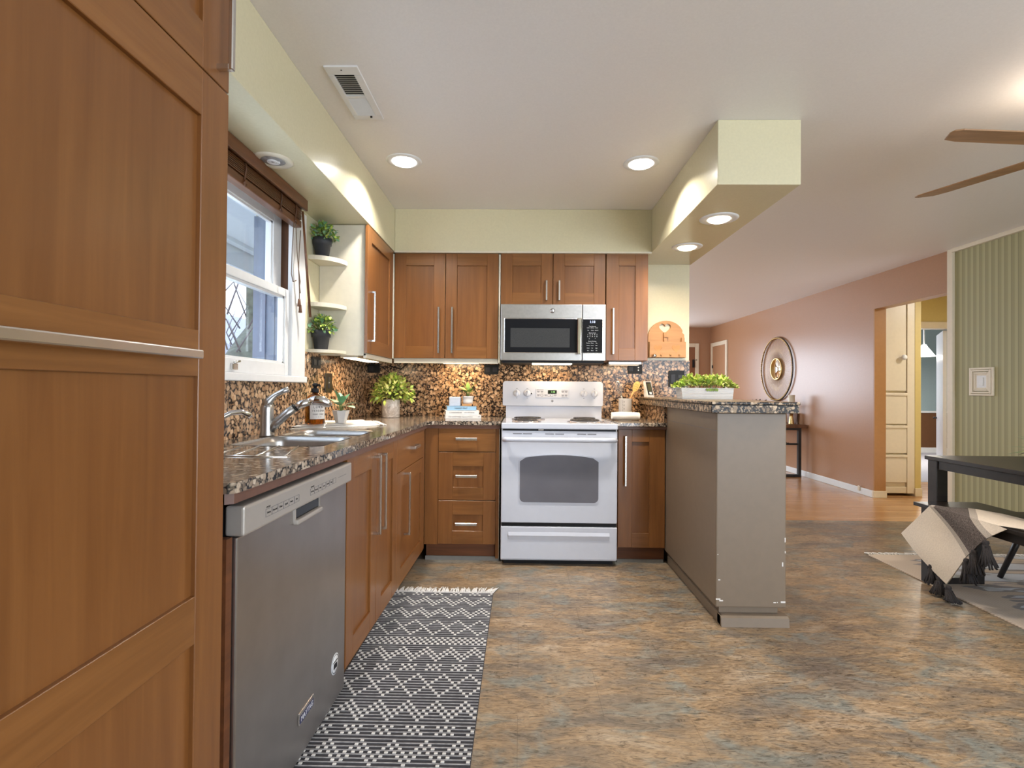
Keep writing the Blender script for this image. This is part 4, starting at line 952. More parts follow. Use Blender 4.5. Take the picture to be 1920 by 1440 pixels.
for k in range(10):
    y = 2.258+k*.0136; b.quad((-.772, y, ZC-.0012), (-.69, y, ZC-.0012), (-.69, y+.010, ZC-.008), (-.772, y+.010, ZC-.008))
b.build('louvre', M_WHITE, vt)
MB().box(-.715, -.705, 2.398, 2.404, ZC-.016, ZC-.006, .001).lathe([(0, -.010), (.003, -.010), (.003, -.007)], (-.73, 2.05, ZC), 8).build('lever', M_DARKM, vt)
FX, FY, FZ = 2.285, 2.06, 2.15
fn = thing('ceiling_fan', 'wooden-bladed ceiling fan over the dining table', 'ceiling fan', (FX, FY, FZ))
MB().lathe([(0, .06), (.09, .055), (.11, .03), (.11, -.02), (.08, -.05), (0, -.055)], (FX, FY, FZ+.02)).build('motor', M_NICKEL, fn)
MB().tube([(FX, FY, FZ+.07), (FX, FY, ZC-.05)], .014).lathe([(0, -.06), (.05, -.05), (.07, 0), (0, 0)], (FX, FY, ZC)).build('down_rod', M_NICKEL, fn)
for k in range(5):
    a = math.radians(184.5+72*k); ca, sa = math.cos(a), math.sin(a)
    prof = [(.16, -.05), (.20, -.062), (.56, -.058), (.615, -.045), (.65, .015), (.652, .04), (.63, .055), (.20, .062), (.16, .05)]
    b = MB(); tl = math.radians(-6)
    b.prism(prof, 'z', -.003, .003, .002)
    for v in b.bm.verts:
        x, y, z = v.co; y, z = y*math.cos(tl)-z*math.sin(tl), y*math.sin(tl)+z*math.cos(tl)
        v.co = (FX+x*ca-y*sa, FY+x*sa+y*ca, FZ+z)
    bld = b.build('blade', M_FANW, fn)
    MB().tube([(FX+.09*ca, FY+.09*sa, FZ), (FX+.14*ca, FY+.14*sa, FZ-.012), (FX+.215*ca, FY+.215*sa, FZ-.006)], [.012, .010, .012], 8).build('blade_bracket', M_NICKEL, bld)
MB().lathe([(0, -.14), (.05, -.135), (.09, -.11), (.10, -.06), (.095, -.05), (0, -.05)], (FX, FY, FZ)).build('glass_bowl', M_LAMPWARM, fn)
area('fan_lamp_up', (FX, FY, FZ+.11), (0, 0, 1), .2, .2, 2.5, SOFTW, 'DISK', fn)
area('fan_lamp_down', (FX, FY, FZ-.16), (0, 0, -1), .2, .2, 14, SOFTW, 'DISK', fn)

# ================================================================== SMALL THINGS
random.seed(3)
def rnd_dir(tilt):
    a = random.uniform(0, 2*PI); t = random.uniform(0, tilt); return Vector((math.sin(t)*math.cos(a), math.sin(t)*math.sin(a), math.cos(t)))
def bushy(root, c, R, H, n, L, W, mats, squash=1.0, stems=14, zbase=0, flat=False):
    """leaves on a dome of radius R and height H over point c"""
    b = MB(); c = Vector(c)
    for k in range(n):
        d = rnd_dir(1.75); rr = random.uniform(.55, 1.0)
        p = c+Vector((d.x*R*rr, d.y*R*squash*rr, max(-.02, d.z*H*rr)))
        dd = (d+rnd_dir(PI)*.8); b.mi = random.randrange(len(mats))
        s = random.uniform(.75, 1.25); b.leaf(p, dd, rnd_dir(1.2), L*s, W*s, random.uniform(.05, .5))
    o = b.build('foliage', mats, root, recalc=False)
    b = MB()
    for k in range(stems):
        d = rnd_dir(1.2); b.tube([c+Vector((d.x*.02, d.y*.02, zbase)), c+Vector((d.x*R*.5, d.y*R*.5*squash, d.z*H*.45)), c+Vector((d.x*R*.85, d.y*R*.85*squash, d.z*H*.85))], .0016, 5)
    b.build('stems', M_STEM, root)
    return o
def herb_pot(label, z):
    t = thing('potted_herb', label, 'potted plant', (-1.155, 2.968, z), 0, 'herbs in charcoal pots')
    MB().lathe([(0, .0), (.036, 0), (.046, .072), (.052, .074), (.054, .112), (.049, .112), (.047, .098), (0, .096)], (-1.155, 2.968, z), 28).build('pot', M_POTBK, t)
    MB().lathe([(0, .099), (.046, .099)], (-1.155, 2.968, z), 20).build('soil', M_SOIL, t)
    bushy(t, (-1.15, 2.962, z+.115), .083, .085, 260, .022, .014, [M_GREEN, M_SAGE, M_LIME], 1, 24)
    return t
herb_pot('green herb in a charcoal pot on the topmost corner shelf', 1.9045)
herb_pot('green herb in a charcoal pot on the lowest corner shelf', 1.3705)
# folded tea towel
tw = thing('folded_tea_towel', 'white fringed tea towel folded beside the sink under the soap bottle', 'towel', (-1.0, 2.9, .937))
def cloth_slab(pts, z0, z1, amp, mat, name, parent, n=14, seed=1):
    """quad pts (4 corners) -> softly uneven folded layer"""
    random.seed(seed); P = [Vector((*p, 0)) for p in pts]; top = []; ph = random.uniform(0, 6)
    for i in range(n+1):
        u = i/n; row = []
        for j in range(n+1):
            v = j/n; q = (P[0]*(1-u)+P[1]*u)*(1-v)+(P[3]*(1-u)+P[2]*u)*v
            e = min(u, 1-u, v, 1-v); k = min(1, e*9)
            row.append(Vector((q.x, q.y, z0+(z1-z0)*math.sqrt(k*(2-k))+amp*math.sin(7*u+ph)*math.cos(5*v+ph)*k)))
        top.append(row)
    b = MB(); b.grid(top); b.grid([[Vector((p.x, p.y, z0)) for p in r] for r in top])
    return b.build(name, mat, parent)
cloth_slab([(-1.195, 2.655), (-.80, 2.965), (-.92, 3.25), (-1.19, 3.13)], .9368, .9485, .0015, M_TOWEL, 'lower_fold', tw, seed=2)
cloth_slab([(-1.19, 2.66), (-.86, 2.945), (-.96, 3.20), (-1.185, 3.10)], .9475, .9565, .001, M_TOWEL, 'upper_fold', tw, seed=4)
b = MB()
for k in range(26):
    u = k/25; x = -.80+(-.92+.80)*u; y = 2.965+(3.25-2.965)*u
    b.tube([(x-.01, y, .944), (x+.012+random.uniform(-.006, .01), y+random.uniform(-.008, .008), .943), (x+.025+random.uniform(-.01, .01), y+random.uniform(-.012, .012), .9385)], .0022, 5)
b.build('fringe', M_TOWEL, tw)
# soap bottle
sp = thing('soap_bottle', 'amber glass hand soap bottle with black pump and white label', 'soap bottle', (-1.105, 2.765, .9585))
SX, SY, SZ = -1.105, 2.765, .9585
MB().lathe([(0, 0), (.048, 0), (.051, .004), (.051, .118), (.047, .134), (.034, .150), (.018, .160), (.014, .166), (.014, .178), (0, .178)], (SX, SY, SZ), 36).build('glass_body', M_AMBER, sp)
pm = MB().lathe([(0, .166), (.0175, .166), (.0185, .170), (.0185, .188), (.013, .190), (.009, .194), (.009, .199), (.0155, .200), (.0165, .212), (.010, .218), (0, .219)], (SX, SY, SZ), 24).build('pump', M_BLACK, sp)
MB().tube([(SX+.005, SY-.004, SZ+.209), (SX+.032, SY-.02, SZ+.207), (SX+.036, SY-.023, SZ+.2)], .005, 8).build('nozzle', M_BLACK, pm)
b = MB(); la = math.radians(-48); half = math.radians(50); rows = []
for z in (SZ+.026, SZ+.112): rows.append([(SX+.0517*math.cos(la+half*(2*k/14-1)), SY+.0517*math.sin(la+half*(2*k/14-1)), z) for k in range(15)])
lb = b.grid(rows).build('label', M_POTWH, sp)
def curved_text(body, size, zc, parent):
    """letters one by one round the bottle, each its own flat letter"""
    wd = size*.66; n = len(body); LG = []
    for i, ch in enumerate(body):
        if ch == ' ': continue
        a = la+(i-(n-1)/2)*wd/.0522; px, py = SX+.0522*math.cos(a), SY+.0522*math.sin(a)
        LG.append(text('label_letter', ch, size, (px, py, zc), (-math.sin(a), math.cos(a), 0), (0, 0, 1), M_DKT, parent))
    merged('label_lettering', LG, parent)
curved_text('LEMON', .017, SZ+.089, lb); curved_text('VERBENA', .015, SZ+.070, lb); curved_text('HAND SOAP', .010, SZ+.052, lb); curved_text('16 FL OZ', .006, SZ+.038, lb)
# small faceted pot plant
pp = thing('faceted_pot_plant', 'broad-leaved plant in a tapered pale square pot on the tea towel', 'potted plant', (-.998, 2.86, .957))
b = MB(); a0 = .4
def sq(r, z, n=6): return [(-.998+r*math.cos(a0+2*PI*k/n), 2.86+r*math.sin(a0+2*PI*k/n), z) for k in range(n)]
R1, R2, R3, R4 = sq(.028, .957), sq(.047, 1.026), sq(.042, 1.026), sq(.038, 1.012)
V = [[b.bm.verts.new(p) for p in R] for R in (R1, R2, R3, R4)]
for A, B in zip(V, V[1:]):
    for k in range(6): b.bm.faces.new((A[k], A[(k+1) % 6], B[(k+1) % 6], B[k]))
b.bm.faces.new(V[0]); b.bm.faces.new(V[-1]); b.build('pot', M_POTWH, pp)
b = MB(); st = MB()
for k, (ax, el, L, W) in enumerate(((200, 15, .062, .040), (330, 12, .066, .044), (265, 30, .052, .036), (20, 25, .055, .036), (120, 70, .05, .026), (240, 75, .06, .022), (60, 60, .055, .024), (300, 55, .05, .03), (160, 40, .05, .032))):
    a = math.radians(ax); e = math.radians(el); d = Vector((math.cos(a)*math.cos(e), math.sin(a)*math.cos(e), math.sin(e)))
    p = Vector((-.998, 2.86, 1.02))+Vector((d.x*.02, d.y*.02, .022+.03*math.sin(e)))
    st.tube([(-.998, 2.86, 1.005), p], .0018, 5); b.leaf(p, d, (0, 0, 1), L*1.35, W*1.4, .3, .12, 5)
b.build('leaf', M_SAGE, pp, recalc=False); st.build('stem', M_STEM, pp)
# marble pot with bushy plant
bp = thing('marble_pot_plant', 'bushy yellow-green plant in a veined marble pot in the worktop corner', 'potted plant', (-.955, 3.80, .937))
MB().lathe([(0, 0), (.062, 0), (.065, .003), (.065, .128), (.063, .131), (.058, .131), (.056, .118), (0, .116)], (-.955, 3.80, .937), 40).build('pot', M_MARBLE, bp)
bushy(bp, (-.94, 3.79, 1.085), .150, .155, 760, .038, .020, [M_PALE, M_LIME, M_GREEN, M_PALE], .8, 40, 0)
# books
def book(label, cx, cy, z0, L, D, H, rot, cover, spine, size, dark=True, spinecol=None):
    t = thing('book', label, 'book', (cx, cy, z0), rot, 'stacked cookbooks')
    MB().box(-L/2, L/2, -D/2, D/2, 0, .0022, .0005, 1).box(-L/2, L/2, -D/2, D/2, H-.0022, H, .0005, 1).box(-L/2, L/2, -D/2, -D/2+.003, 0, H, .001, 1).build('cover', cover, t, local=True)
    MB().box(-L/2+.004, L/2-.004, -D/2+.002, D/2-.004, .0018, H-.0018).build('pages', M_PAGES, t, local=True)
    for tx, s_, x_ in spine: text('spine_title', tx, s_, (x_, -D/2-.0006, H/2), (1, 0, 0), (0, 0, 1), M_DKT, t, local=True)
    return t
BR = .20
book('white cookbook at the bottom of the stack by the stove', -.425, 3.79, .9368, .258, .19, .027, BR, M_BOOKW, [('THE GOOD TABLE  Seasonal Kitchen', .011, -.02), ('HM', .010, .112)], .01)
book('white cookbook in the middle of the stack by the stove', -.433, 3.79, .9642, .240, .18, .031, BR+.02, M_BOOKW, [('CONNOISSEUR', .013, -.05), ('KITCHEN BOOK', .010, .05)], .01)
book('sky blue cookbook on top of the stack by the stove', -.436, 3.79, .9958, .212, .15, .029, BR+.01, M_BOOKB, [('NAKED PINT', .016, -.005)], .01)
cb = tag(MB().box(-.515, -.435, 3.735, 3.80, 1.0256, 1.092, .004).build('square_candle', M_TRANS), 'pale blue-grey square block candle on the blue book', 'candle')
ty = thing('small_wooden_tray', 'little honey-coloured wooden tray on the blue book', 'tray', (-.375, 3.775, 1.0256))
MB().box(-.422, -.332, 3.735, 3.82, 1.0256, 1.042, .002).build('tray', M_BEECH, ty)
MB().lathe([(0, .001), (.006, .001), (.006, 0), (0, 0)], (-.345, 3.7352, 1.034), 14, 'y').build('end_peg', M_BLACK, ty)
sp2 = thing('ridged_pot_plant', 'small pale plant in a ridged white pot on the wooden tray', 'potted plant', (-.382, 3.78, 1.0424))
MB().lathe([(0, 0), (.033, 0), (.036, .02), (.0345, .021), (.038, .044), (.040, .047), (.041, .056), (.036, .056), (.035, .046), (0, .045)], (-.382, 3.78, 1.0424), 32).build('pot', M_POTWH, sp2)
b = MB(); st = MB()
for ax, el, L, W, m in ((150, 40, .07, .026, 1), (180, 18, .075, .022, 1), (350, 58, .085, .024, 1), (230, 30, .06, .03, 0), (300, 35, .06, .028, 0), (10, 12, .07, .02, 1), (100, 70, .06, .024, 0), (200, 65, .07, .024, 1), (330, 25, .055, .022, 0)):
    a = math.radians(ax); e = math.radians(el); d = Vector((math.cos(a)*math.cos(e), math.sin(a)*math.cos(e), math.sin(e))); b.mi = m
    p = Vector((-.382, 3.78, 1.10))+Vector((d.x*.018, d.y*.018, .012+.03*math.sin(e)))
    st.tube([(-.382, 3.78, 1.088), p], .0017, 5); b.leaf(p, d, (0, 0, 1), L*1.25, W*1.35, .25, .12, 4)
b.build('leaf', [M_GREEN, M_PALE], sp2, recalc=False); st.build('stem', M_STEM, sp2)
# crock with utensils
ck = thing('utensil_crock', 'white ceramic utensil crock with printed side', 'crock', (.785, 3.87, .9368))
MB().lathe([(0, 0), (.046, 0), (.048, .003), (.048, .148), (.049, .152), (.044, .152), (.043, .01), (0, .008)], (.785, 3.87, .9368), 36).build('crock', M_POTWH, ck)
b = MB(); a = math.radians(250)
for k in range(8):
    b.box(.758, .762, 3.8285, 3.8305, .985+k*.012, .989+k*.012)
for k in range(4): b.box(.767, .774, 3.8245, 3.8265, .982+k*.026, .993+k*.026)
b.build('print', M_DKT, ck)
wk = thing('wire_whisk', 'steel wire whisk leaning in the white crock', 'whisk', (.785, 3.87, .95))
b = MB().tube([(.79, 3.875, .96), (.765, 3.862, 1.08), (.752, 3.858, 1.11)], .006, 8); b.build('handle', M_STEEL, wk)
b = MB(); axd = Vector((-.034, -.012, .13)).normalized(); u1 = axd.orthogonal().normalized(); u2 = axd.cross(u1); base = Vector((.752, 3.858, 1.105))
for k in range(5):
    q = PI*k/5; dv = u1*math.cos(q)+u2*math.sin(q)
    b.tube([base+axd*(.125*(1-math.cos(PI*j/12))/2 if j <= 12 else 0)+dv*0 for j in (0,)]+[base+axd*(.120*math.sin(PI*j/16)**.8)+dv*(.027*-math.cos(PI*j/16)*(math.sin(PI*j/16)**.35 if 0 < j < 16 else 0)) for j in range(1, 16)]+[base], .0014, 5)
b.build('wire_loop', M_NICKEL, wk)
sn = thing('wooden_spoon', 'pale slotted wooden spoon leaning in the white crock', 'spoon', (.80, 3.87, .95))
b = MB().tube([(.79, 3.87, .96), (.822, 3.862, 1.09), (.846, 3.856, 1.145)], [.006, .006, .008], 8); b.build('handle', M_BEECH, sn)
M_SPOON = plain('lemon_wood', lin(228, 186, 110), .5, noise=.15, scale=60)
b = MB(); cc = Vector((.862, 3.853, 1.178)); ax_ = Vector((.40, -.05, .9)).normalized(); sd = Vector((.9, 0, -.4)).normalized()
for y_ in (0,):
    pts = []
    for k in range(20):
        a = 2*PI*k/20; pts.append(cc+ax_*(.042*math.sin(a))+sd*(.020*math.cos(a)*(1.15+.2*math.sin(a))))
    nrm = ax_.cross(sd); A = [b.bm.verts.new(p+nrm*.003) for p in pts]; B = [b.bm.verts.new(p-nrm*.003) for p in pts]
    b.bm.faces.new(A); b.bm.faces.new(B[::-1])
    for k in range(20): b.bm.faces.new((A[k], A[(k+1) % 20], B[(k+1) % 20], B[k]))
bw = b.build('spoon_bowl', M_SPOON, sn)
b = MB()
for i_ in (-1, 0, 1):
    for j_ in (-1, 0, 1):
        q = cc+ax_*(.017*j_)+sd*(.010*i_)-nrm*.0035; q2 = q+nrm*.007
        b.tube([q, q2], .0028, 6)
b.build('slot', M_RUSTIC, bw)
# rolled towel
rt = thing('rolled_towel', 'rolled white hand towel on the small worktop', 'towel', (.752, 3.70, .937))
sx0, sx1 = .655, .85; yc, zc_ = 3.70, .9665; rows = []
for i in range(12):
    x = sx0+(sx1-sx0)*i/11; e = min(i, 11-i); k = 1 if e > 1 else (.86, .96)[e]
    rows.append([(x, yc+.034*k*math.cos(2*PI*j/28)*(1+.02*math.sin(i+j)), zc_+.0285*k*math.sin(2*PI*j/28)) for j in range(28)]+[(x, yc+.034*k, zc_)])
MB().grid(rows).build('roll', M_TOWEL, rt)
for xe_, s_ in ((sx0, -1), (sx1, 1)):
    pth = []
    for k in range(50):
        a = 2*PI*2.6*k/49; r = .004+.024*k/49; pth.append((xe_-s_*.002, yc+r*math.cos(a)*1.1, zc_+r*math.sin(a)*.95))
    MB().tube(pth, .0042, 6).build('spiral_end', M_TOWEL, rt)
# kitchen timer on the bar
tm = thing('kitchen_timer', 'white digital kitchen timer leaning back on the breakfast bar', 'timer', (.965, 3.87, 1.101), .55)
b = MB().prism([(-.018, 0), (.022, 0), (.030, .118), (.016, .118)], 'x', -.034, .034, .003); b.build('case', M_POTWH, tm, local=True)
def onface(u, v, n_=.0): # u across, v up along face
    t_ = Vector((0, .034, .118)).normalized(); nn = Vector((0, -.118, .034)).normalized(); return Vector((u, -.018, 0))+t_*v+nn*n_
def facebox(x0, x1, v0, v1, n_, mat, nm, par):
    b = MB(); P = [onface(x, v, n_) for x, v in ((x0, v0), (x1, v0), (x1, v1), (x0, v1))]; Q = [onface(x, v, -.001) for x, v in ((x0, v0), (x1, v0), (x1, v1), (x0, v1))]
    A = [b.bm.verts.new(p) for p in P]; B = [b.bm.verts.new(p) for p in Q]; b.bm.faces.new(A); b.bm.faces.new(B[::-1])
    for k in range(4): b.bm.faces.new((A[k], A[(k+1) % 4], B[(k+1) % 4], B[k]))
    return b.build(nm, mat, par, local=True)
facebox(-.024, .024, .018, .116, .002, M_BLACK, 'front_panel', tm)
facebox(-.018, .018, .046, .106, .003, plain('olive_screen', lin(88, 86, 66), .2), 'screen', tm)
facebox(-.011, .011, .022, .040, .004, M_WT, 'button', tm)
# planter on the bar
pl = thing('long_planter', 'white ridged rectangular planter of lime greenery on the bar', 'planter', (1.136, 3.2, 1.101))
MB().prism([(.986, 1.1012), (1.286, 1.1012), (1.294, 1.170), (.978, 1.170)], 'y', 3.145, 3.255).build('box', M_POTWH, pl)
b = MB()
for k in range(8): b.box(.984-.001*k, 1.288+.001*k, 3.1432, 3.2568, 1.1055+k*.0082, 1.1095+k*.0082, .001, 1)
b.build('ridges', M_WHITE, pl)
random.seed(21); b = MB()
for k in range(900):
    u = random.uniform(-1, 1); v = random.uniform(-1, 1); hgt = .074*(1-abs(u)**5)*(1-.5*v*v)
    p = Vector((1.136+u*.172, 3.2+v*.07, 1.172+random.uniform(.15, 1)*hgt)); d = Vector((u*.8, v*.9, .9))+rnd_dir(PI)*.9
    b.mi = random.randrange(4); s = random.uniform(.7, 1.2); b.leaf(p, d, rnd_dir(1.0), .024*s, .017*s, random.uniform(0, .4), .15, 2)
for k in range(6):
    b.mi = 1; b.leaf((1.13+.012*k, 3.142, 1.168), (random.uniform(-.4, .4), -.4, -1), (0, -1, 0), .022, .014, .1, .1, 2)
b.build('foliage', [M_LIME, M_GREEN, M_LIME, M_PALE], pl, recalc=False)
b = MB()
for k in range(40):
    x = 1.136+random.uniform(-.13, .13); b.tube([(x, 3.2+random.uniform(-.03, .03), 1.165), (x+random.uniform(-.02, .02), 3.2+random.uniform(-.05, .05), 1.215)], .0015, 5)
b.build('stems', M_STEM, pl)
# heart letter rack
hr = thing('heart_letter_rack', 'beech wall letter rack with heart cutout and key pegs', 'letter rack', (1.126, 4.02, 1.40))
def heart(cx, cz, s, n=28):
    P = []
    for k in range(n):
        t_ = 2*PI*k/n; P.append((cx+s*16*math.sin(t_)**3/17, cz+s*(13*math.cos(t_)-5*math.cos(2*t_)-2*math.cos(3*t_)-math.cos(4*t_))/17))
    return P
HX0, HX1 = .988, 1.266
outer = [(HX0, 1.405), (HX1, 1.405), (HX1, 1.585), (1.25, 1.60)]
for k in range(0, 13):
    a = math.radians(20+(140)*k/12); outer.append((1.126+.135*math.cos(a), 1.575+.117*math.sin(a)))
outer += [(.992, 1.60), (HX0, 1.585)]
def holed(b, outer, hole, y0, y1):
    bm = bmesh.new(); allE = []
    for loop in (outer, hole):
        vs = [bm.verts.new((x, y0, z)) for x, z in loop]
        allE += [bm.edges.new((vs[i], vs[(i+1) % len(vs)])) for i in range(len(vs))]
    r = bmesh.ops.triangle_fill(bm, use_beauty=True, use_dissolve=False, edges=allE)
    fs = [f for f in r['geom'] if isinstance(f, bmesh.types.BMFace)]
    ex = bmesh.ops.extrude_face_region(bm, geom=fs)
    for v in ex['geom']:
        if isinstance(v, bmesh.types.BMVert): v.co.y = y1
    me = bpy.data.meshes.new('tmp'); bm.to_mesh(me); b.bm.from_mesh(me); bm.free(); bpy.data.meshes.remove(me)
b = MB(); holed(b, outer, heart(1.117, 1.635, .048), 4.008, 4.024); b.build('back_board', M_BEECH, hr)
b = MB().box(HX0, HX1, 3.965, 3.975, 1.415, 1.525, .002); fr = b.build('front_pocket', M_BEECH, hr)
MB().box(HX0, HX1, 3.965, 4.01, 1.405, 1.416, .001).box(HX0, HX0+.01, 3.97, 4.01, 1.41, 1.525).box(HX1-.01, HX1, 3.97, 4.01, 1.41, 1.525).build('pocket_side', M_BEECH, hr)
MB().box(1.104, 1.130, 3.992, 4.009, 1.525, 1.60, .001).box(1.104, 1.140, 3.985, 4.0, 1.562, 1.572, .001).box(1.24, 1.264, 3.99, 4.009, 1.525, 1.56, .001).build('divider', M_BEECH, hr)
for hx_ in (1.052, 1.19):
    MB().prism(heart(hx_, 1.475, .034), 'y', 3.9635, 3.966, .001).build('carved_heart', wood('carved_beech', lin(188, 130, 72), lin(206, 150, 90), (3, 30, 30), .5, 0), fr)
for x in (1.012, 1.075, 1.146, 1.212): MB().lathe([(0, .014), (.006, .013), (.006, .008), (.0035, .006), (.0035, 0)], (x, 3.9655, 1.425), 14, 'y').build('peg', M_BEECH, fr)
MB().lathe([(0, .03), (.014, .026), (.016, .016), (.01, .01), (.012, 0)], (1.022, 3.9655, 1.416), 10, 'y').build('crystal_knob', M_CHROME, hr)

# ================================================================== LIVING ROOM
mr = thing('sunburst_mirror', 'round gold wire sunburst mirror on the clay brown wall', 'mirror', (3.862, 7.82, 1.485))
MXc, MYc, MZc = 3.848, 7.82, 1.485
b = MB(); Ro, Ri = .455, .155
ring = lambda r, n=64: [(MXc, MYc+r*math.cos(2*PI*k/n), MZc+r*math.sin(2*PI*k/n)) for k in range(n+1)]
MB().tube(ring(Ro+.02), .009, 8, False).build('outer_ring', M_DARKM, mr)
b = MB()
for k in range(96):
    a = 2*PI*k/96; c_, s_ = math.cos(a), math.sin(a)
    b.tube([(MXc, MYc+Ri*c_, MZc+Ri*s_), (MXc-.012, MYc+(Ri+Ro)/2*c_, MZc+(Ri+Ro)/2*s_), (MXc, MYc+(Ro+.02)*c_, MZc+(Ro+.02)*s_)], .0017, 4)
b.build('wire_rays', M_GOLD, mr)
b = MB()
for k in range(96):
    a = 2*PI*(k+.5)/96; b.lathe([(0, .015), (.011, .006), (.011, -.006), (0, -.015)], (MXc-.006, MYc+(Ro+.012)*math.cos(a), MZc+(Ro+.012)*math.sin(a)), 6)
b.build('ring_beads', M_GOLD, mr)
MB().tube(ring(Ri+.004, 48), .011, 8, False).build('inner_rim', M_GOLD, mr)
MB().lathe([(0, .004), (Ri, .004), (Ri, 0), (0, 0)], (MXc-.004, MYc, MZc), 48, 'x').build('mirror_glass', M_MIRROR, mr)
cs = thing('console_table', 'rustic wood console table with black metal frame', 'console table', (3.64, 7.8, 0))
MB().box(3.43, 3.852, 6.98, 8.62, .66, .702, .006).build('top', M_RUSTIC, cs)
for y0 in (7.0, 8.55):
    b = MB().box(3.745, 3.785, y0, y0+.045, 0, .66, .003).box(3.47, 3.51, y0, y0+.045, 0, .66, .003).box(3.51, 3.745, y0, y0+.045, 0, .035, .002).box(3.51, 3.745, y0, y0+.045, .63, .66, .002).box(3.51, 3.745, y0+.01, y0+.035, .43, .455, .002)
    b.build('end_frame', M_DARKM, cs)
MB().tube([(3.61, 7.0, .455), (3.62, 7.05, .44), (3.63, 8.57, .44)], .010, 8).tube([(3.62, 7.03, .44), (3.55, 7.5, .62)], .008, 8).build('stretcher', M_DARKM, cs)
cd = thing('gold_candlestick', 'gold candlestick with a thick ivory candle on the console', 'candlestick', (3.712, 7.12, .702))
MB().lathe([(0, 0), (.036, 0), (.034, .01), (.022, .10), (.022, .145), (.046, .150), (.046, .157), (0, .157)], (3.712, 7.12, .702), 28).build('stem', M_GOLD, cd)
MB().lathe([(0, .157), (.043, .157), (.043, .395), (.038, .40), (0, .398)], (3.712, 7.12, .702), 28).build('candle', M_CREAM, cd)
gp = tag(MB().lathe([(0, 0), (.048, 0), (.052, .01), (.068, .15), (.064, .15), (.05, .02), (0, .02)], (3.80, 7.27, .7025), 32).build('grey_vase', plain('smoky_grey_ceramic', lin(176, 160, 158), .4)), 'smoky grey tapered vase beside the gold candlestick', 'vase')
fr_ = thing('photo_frame', 'black and white picture frame leaning on the console', 'picture frame', (3.665, 7.35, .702), -.5)
MB().prism([(-.03, 0), (-.018, 0), (.03, .15), (.018, .15)], 'x', -.06, .06, .001).build('frame', M_DARKM, fr_, local=True)
MB().prism([(-.0325, .012), (-.028, .012), (.012, .138), (.0075, .138)], 'x', -.045, .045).build('picture', M_WT, fr_, local=True)
dr = thing('dried_branch_bowl', 'low bowl of dark dried branches at the far end of the console', 'dried branches', (3.62, 7.9, .702))
MB().lathe([(0, 0), (.09, 0), (.14, .07), (.15, .16), (.14, .16), (.12, .04), (0, .03)], (3.62, 7.9, .702), 32).build('bowl', M_DARKM, dr)
random.seed(8); b = MB()
for k in range(150):
    y = 7.9+random.uniform(-.48, .48); z = .93+.10*random.random()*(1-abs(y-7.9)/.55); p = (3.62+random.uniform(-.06, .06), y, z)
    b.leaf(p, (random.uniform(-.3, .3), random.uniform(-1, 1), random.uniform(-.2, .6)), (0, 0, 1), .05, .02, .2, .1, 2)
for k in range(12): b.tube([(3.62, 7.9, .80), (3.62, 7.9+random.uniform(-.2, .2), .92), (3.62+random.uniform(-.05, .05), 7.9+random.uniform(-.46, .46), .99)], .004, 5)
b.build('branches', plain('dried_brown_leaf', lin(64, 48, 34), .8, noise=.3), dr, recalc=False)
tag(MB().box(3.842, 3.853, 5.90, 5.935, .035, .09, .003).build('cable_clip', M_CREAMT), 'tiny cream cable clip on the white baseboard', 'clip')

# ================================================================== DINING
rd = thing('dining_rug', 'beige and grey ribbed rug under the dining table', 'rug', (3.15, 2.6, 0))
MB().box(2.465, 3.80, 1.1, 3.69, .0, .008, .002).build('rug_body', M_DRUG, rd)
random.seed(9); b = MB()
for k in range(90):
    x = 2.475+1.315*k/89; b.tube([(x, 3.685, .006), (x+random.uniform(-.012, .012), 3.71, .009), (x+random.uniform(-.02, .02), 3.74+random.uniform(-.008, .01), .004)], .004, 5)
b.build('fringe', M_TOWEL, rd)
dt = thing('dining_table', 'black dining table with straight square legs', 'table', (3.0, 2.45, 0))
TX0, TX1, TY0, TY1, TZ = 2.553, 3.42, 1.55, 3.30, .757
MB().box(TX0, TX1, TY0, TY1, TZ-.024, TZ, .003).build('table_top', M_BLKWOOD, dt)
for x in (TX0+.012, TX1-.082):
    for y in (TY0+.012, TY1-.082): MB().box(x, x+.068, y, y+.07, .008, TZ-.024, .003).build('leg', M_BLKWOOD, dt)
MB().box(TX0+.02, TX0+.045, TY0+.08, TY1-.08, TZ-.075, TZ-.024).box(TX1-.045, TX1-.02, TY0+.08, TY1-.08, TZ-.075, TZ-.024).box(TX0+.08, TX1-.08, TY1-.045, TY1-.02, TZ-.075, TZ-.024).box(TX0+.08, TX1-.08, TY0+.02, TY0+.045, TZ-.075, TZ-.024).build('apron', M_BLKWOOD, dt)
bn_ = thing('dining_bench', 'long black bench half covered by a tasselled throw', 'bench', (2.62, 2.5, 0))
BX0, BX1, BY0, BY1, BZ = 2.412, 2.80, 1.75, 3.205, .486
MB().box(BX0, BX1, BY0, BY1, BZ-.022, BZ, .003).build('seat', M_BLKWOOD, bn_)
for y0 in (BY0+.01, BY1-.065):
    MB().box(BX0+.040, BX0+.09, y0, y0+.055, .008, BZ-.022, .003).box(BX1-.06, BX1-.012, y0, y0+.055, .008, BZ-.022, .003).box(BX0+.09, BX1-.06, y0, y0+.055, .008, .045, .002).build('leg', M_BLKWOOD, bn_)
MB().box(BX0+.02, BX0+.045, BY0+.06, BY1-.06, BZ-.07, BZ-.022).box(BX1-.045, BX1-.02, BY0+.06, BY1-.06, BZ-.07, BZ-.022).build('apron', M_BLKWOOD, bn_)
ch = thing('dining_chair', 'black chair with splayed legs pushed under the table', 'chair', (3.27, 2.95, 0))
MB().box(3.06, 3.48, 2.80, 3.26, .395, .42, .012, 3).build('seat', M_BLKWOOD, ch)
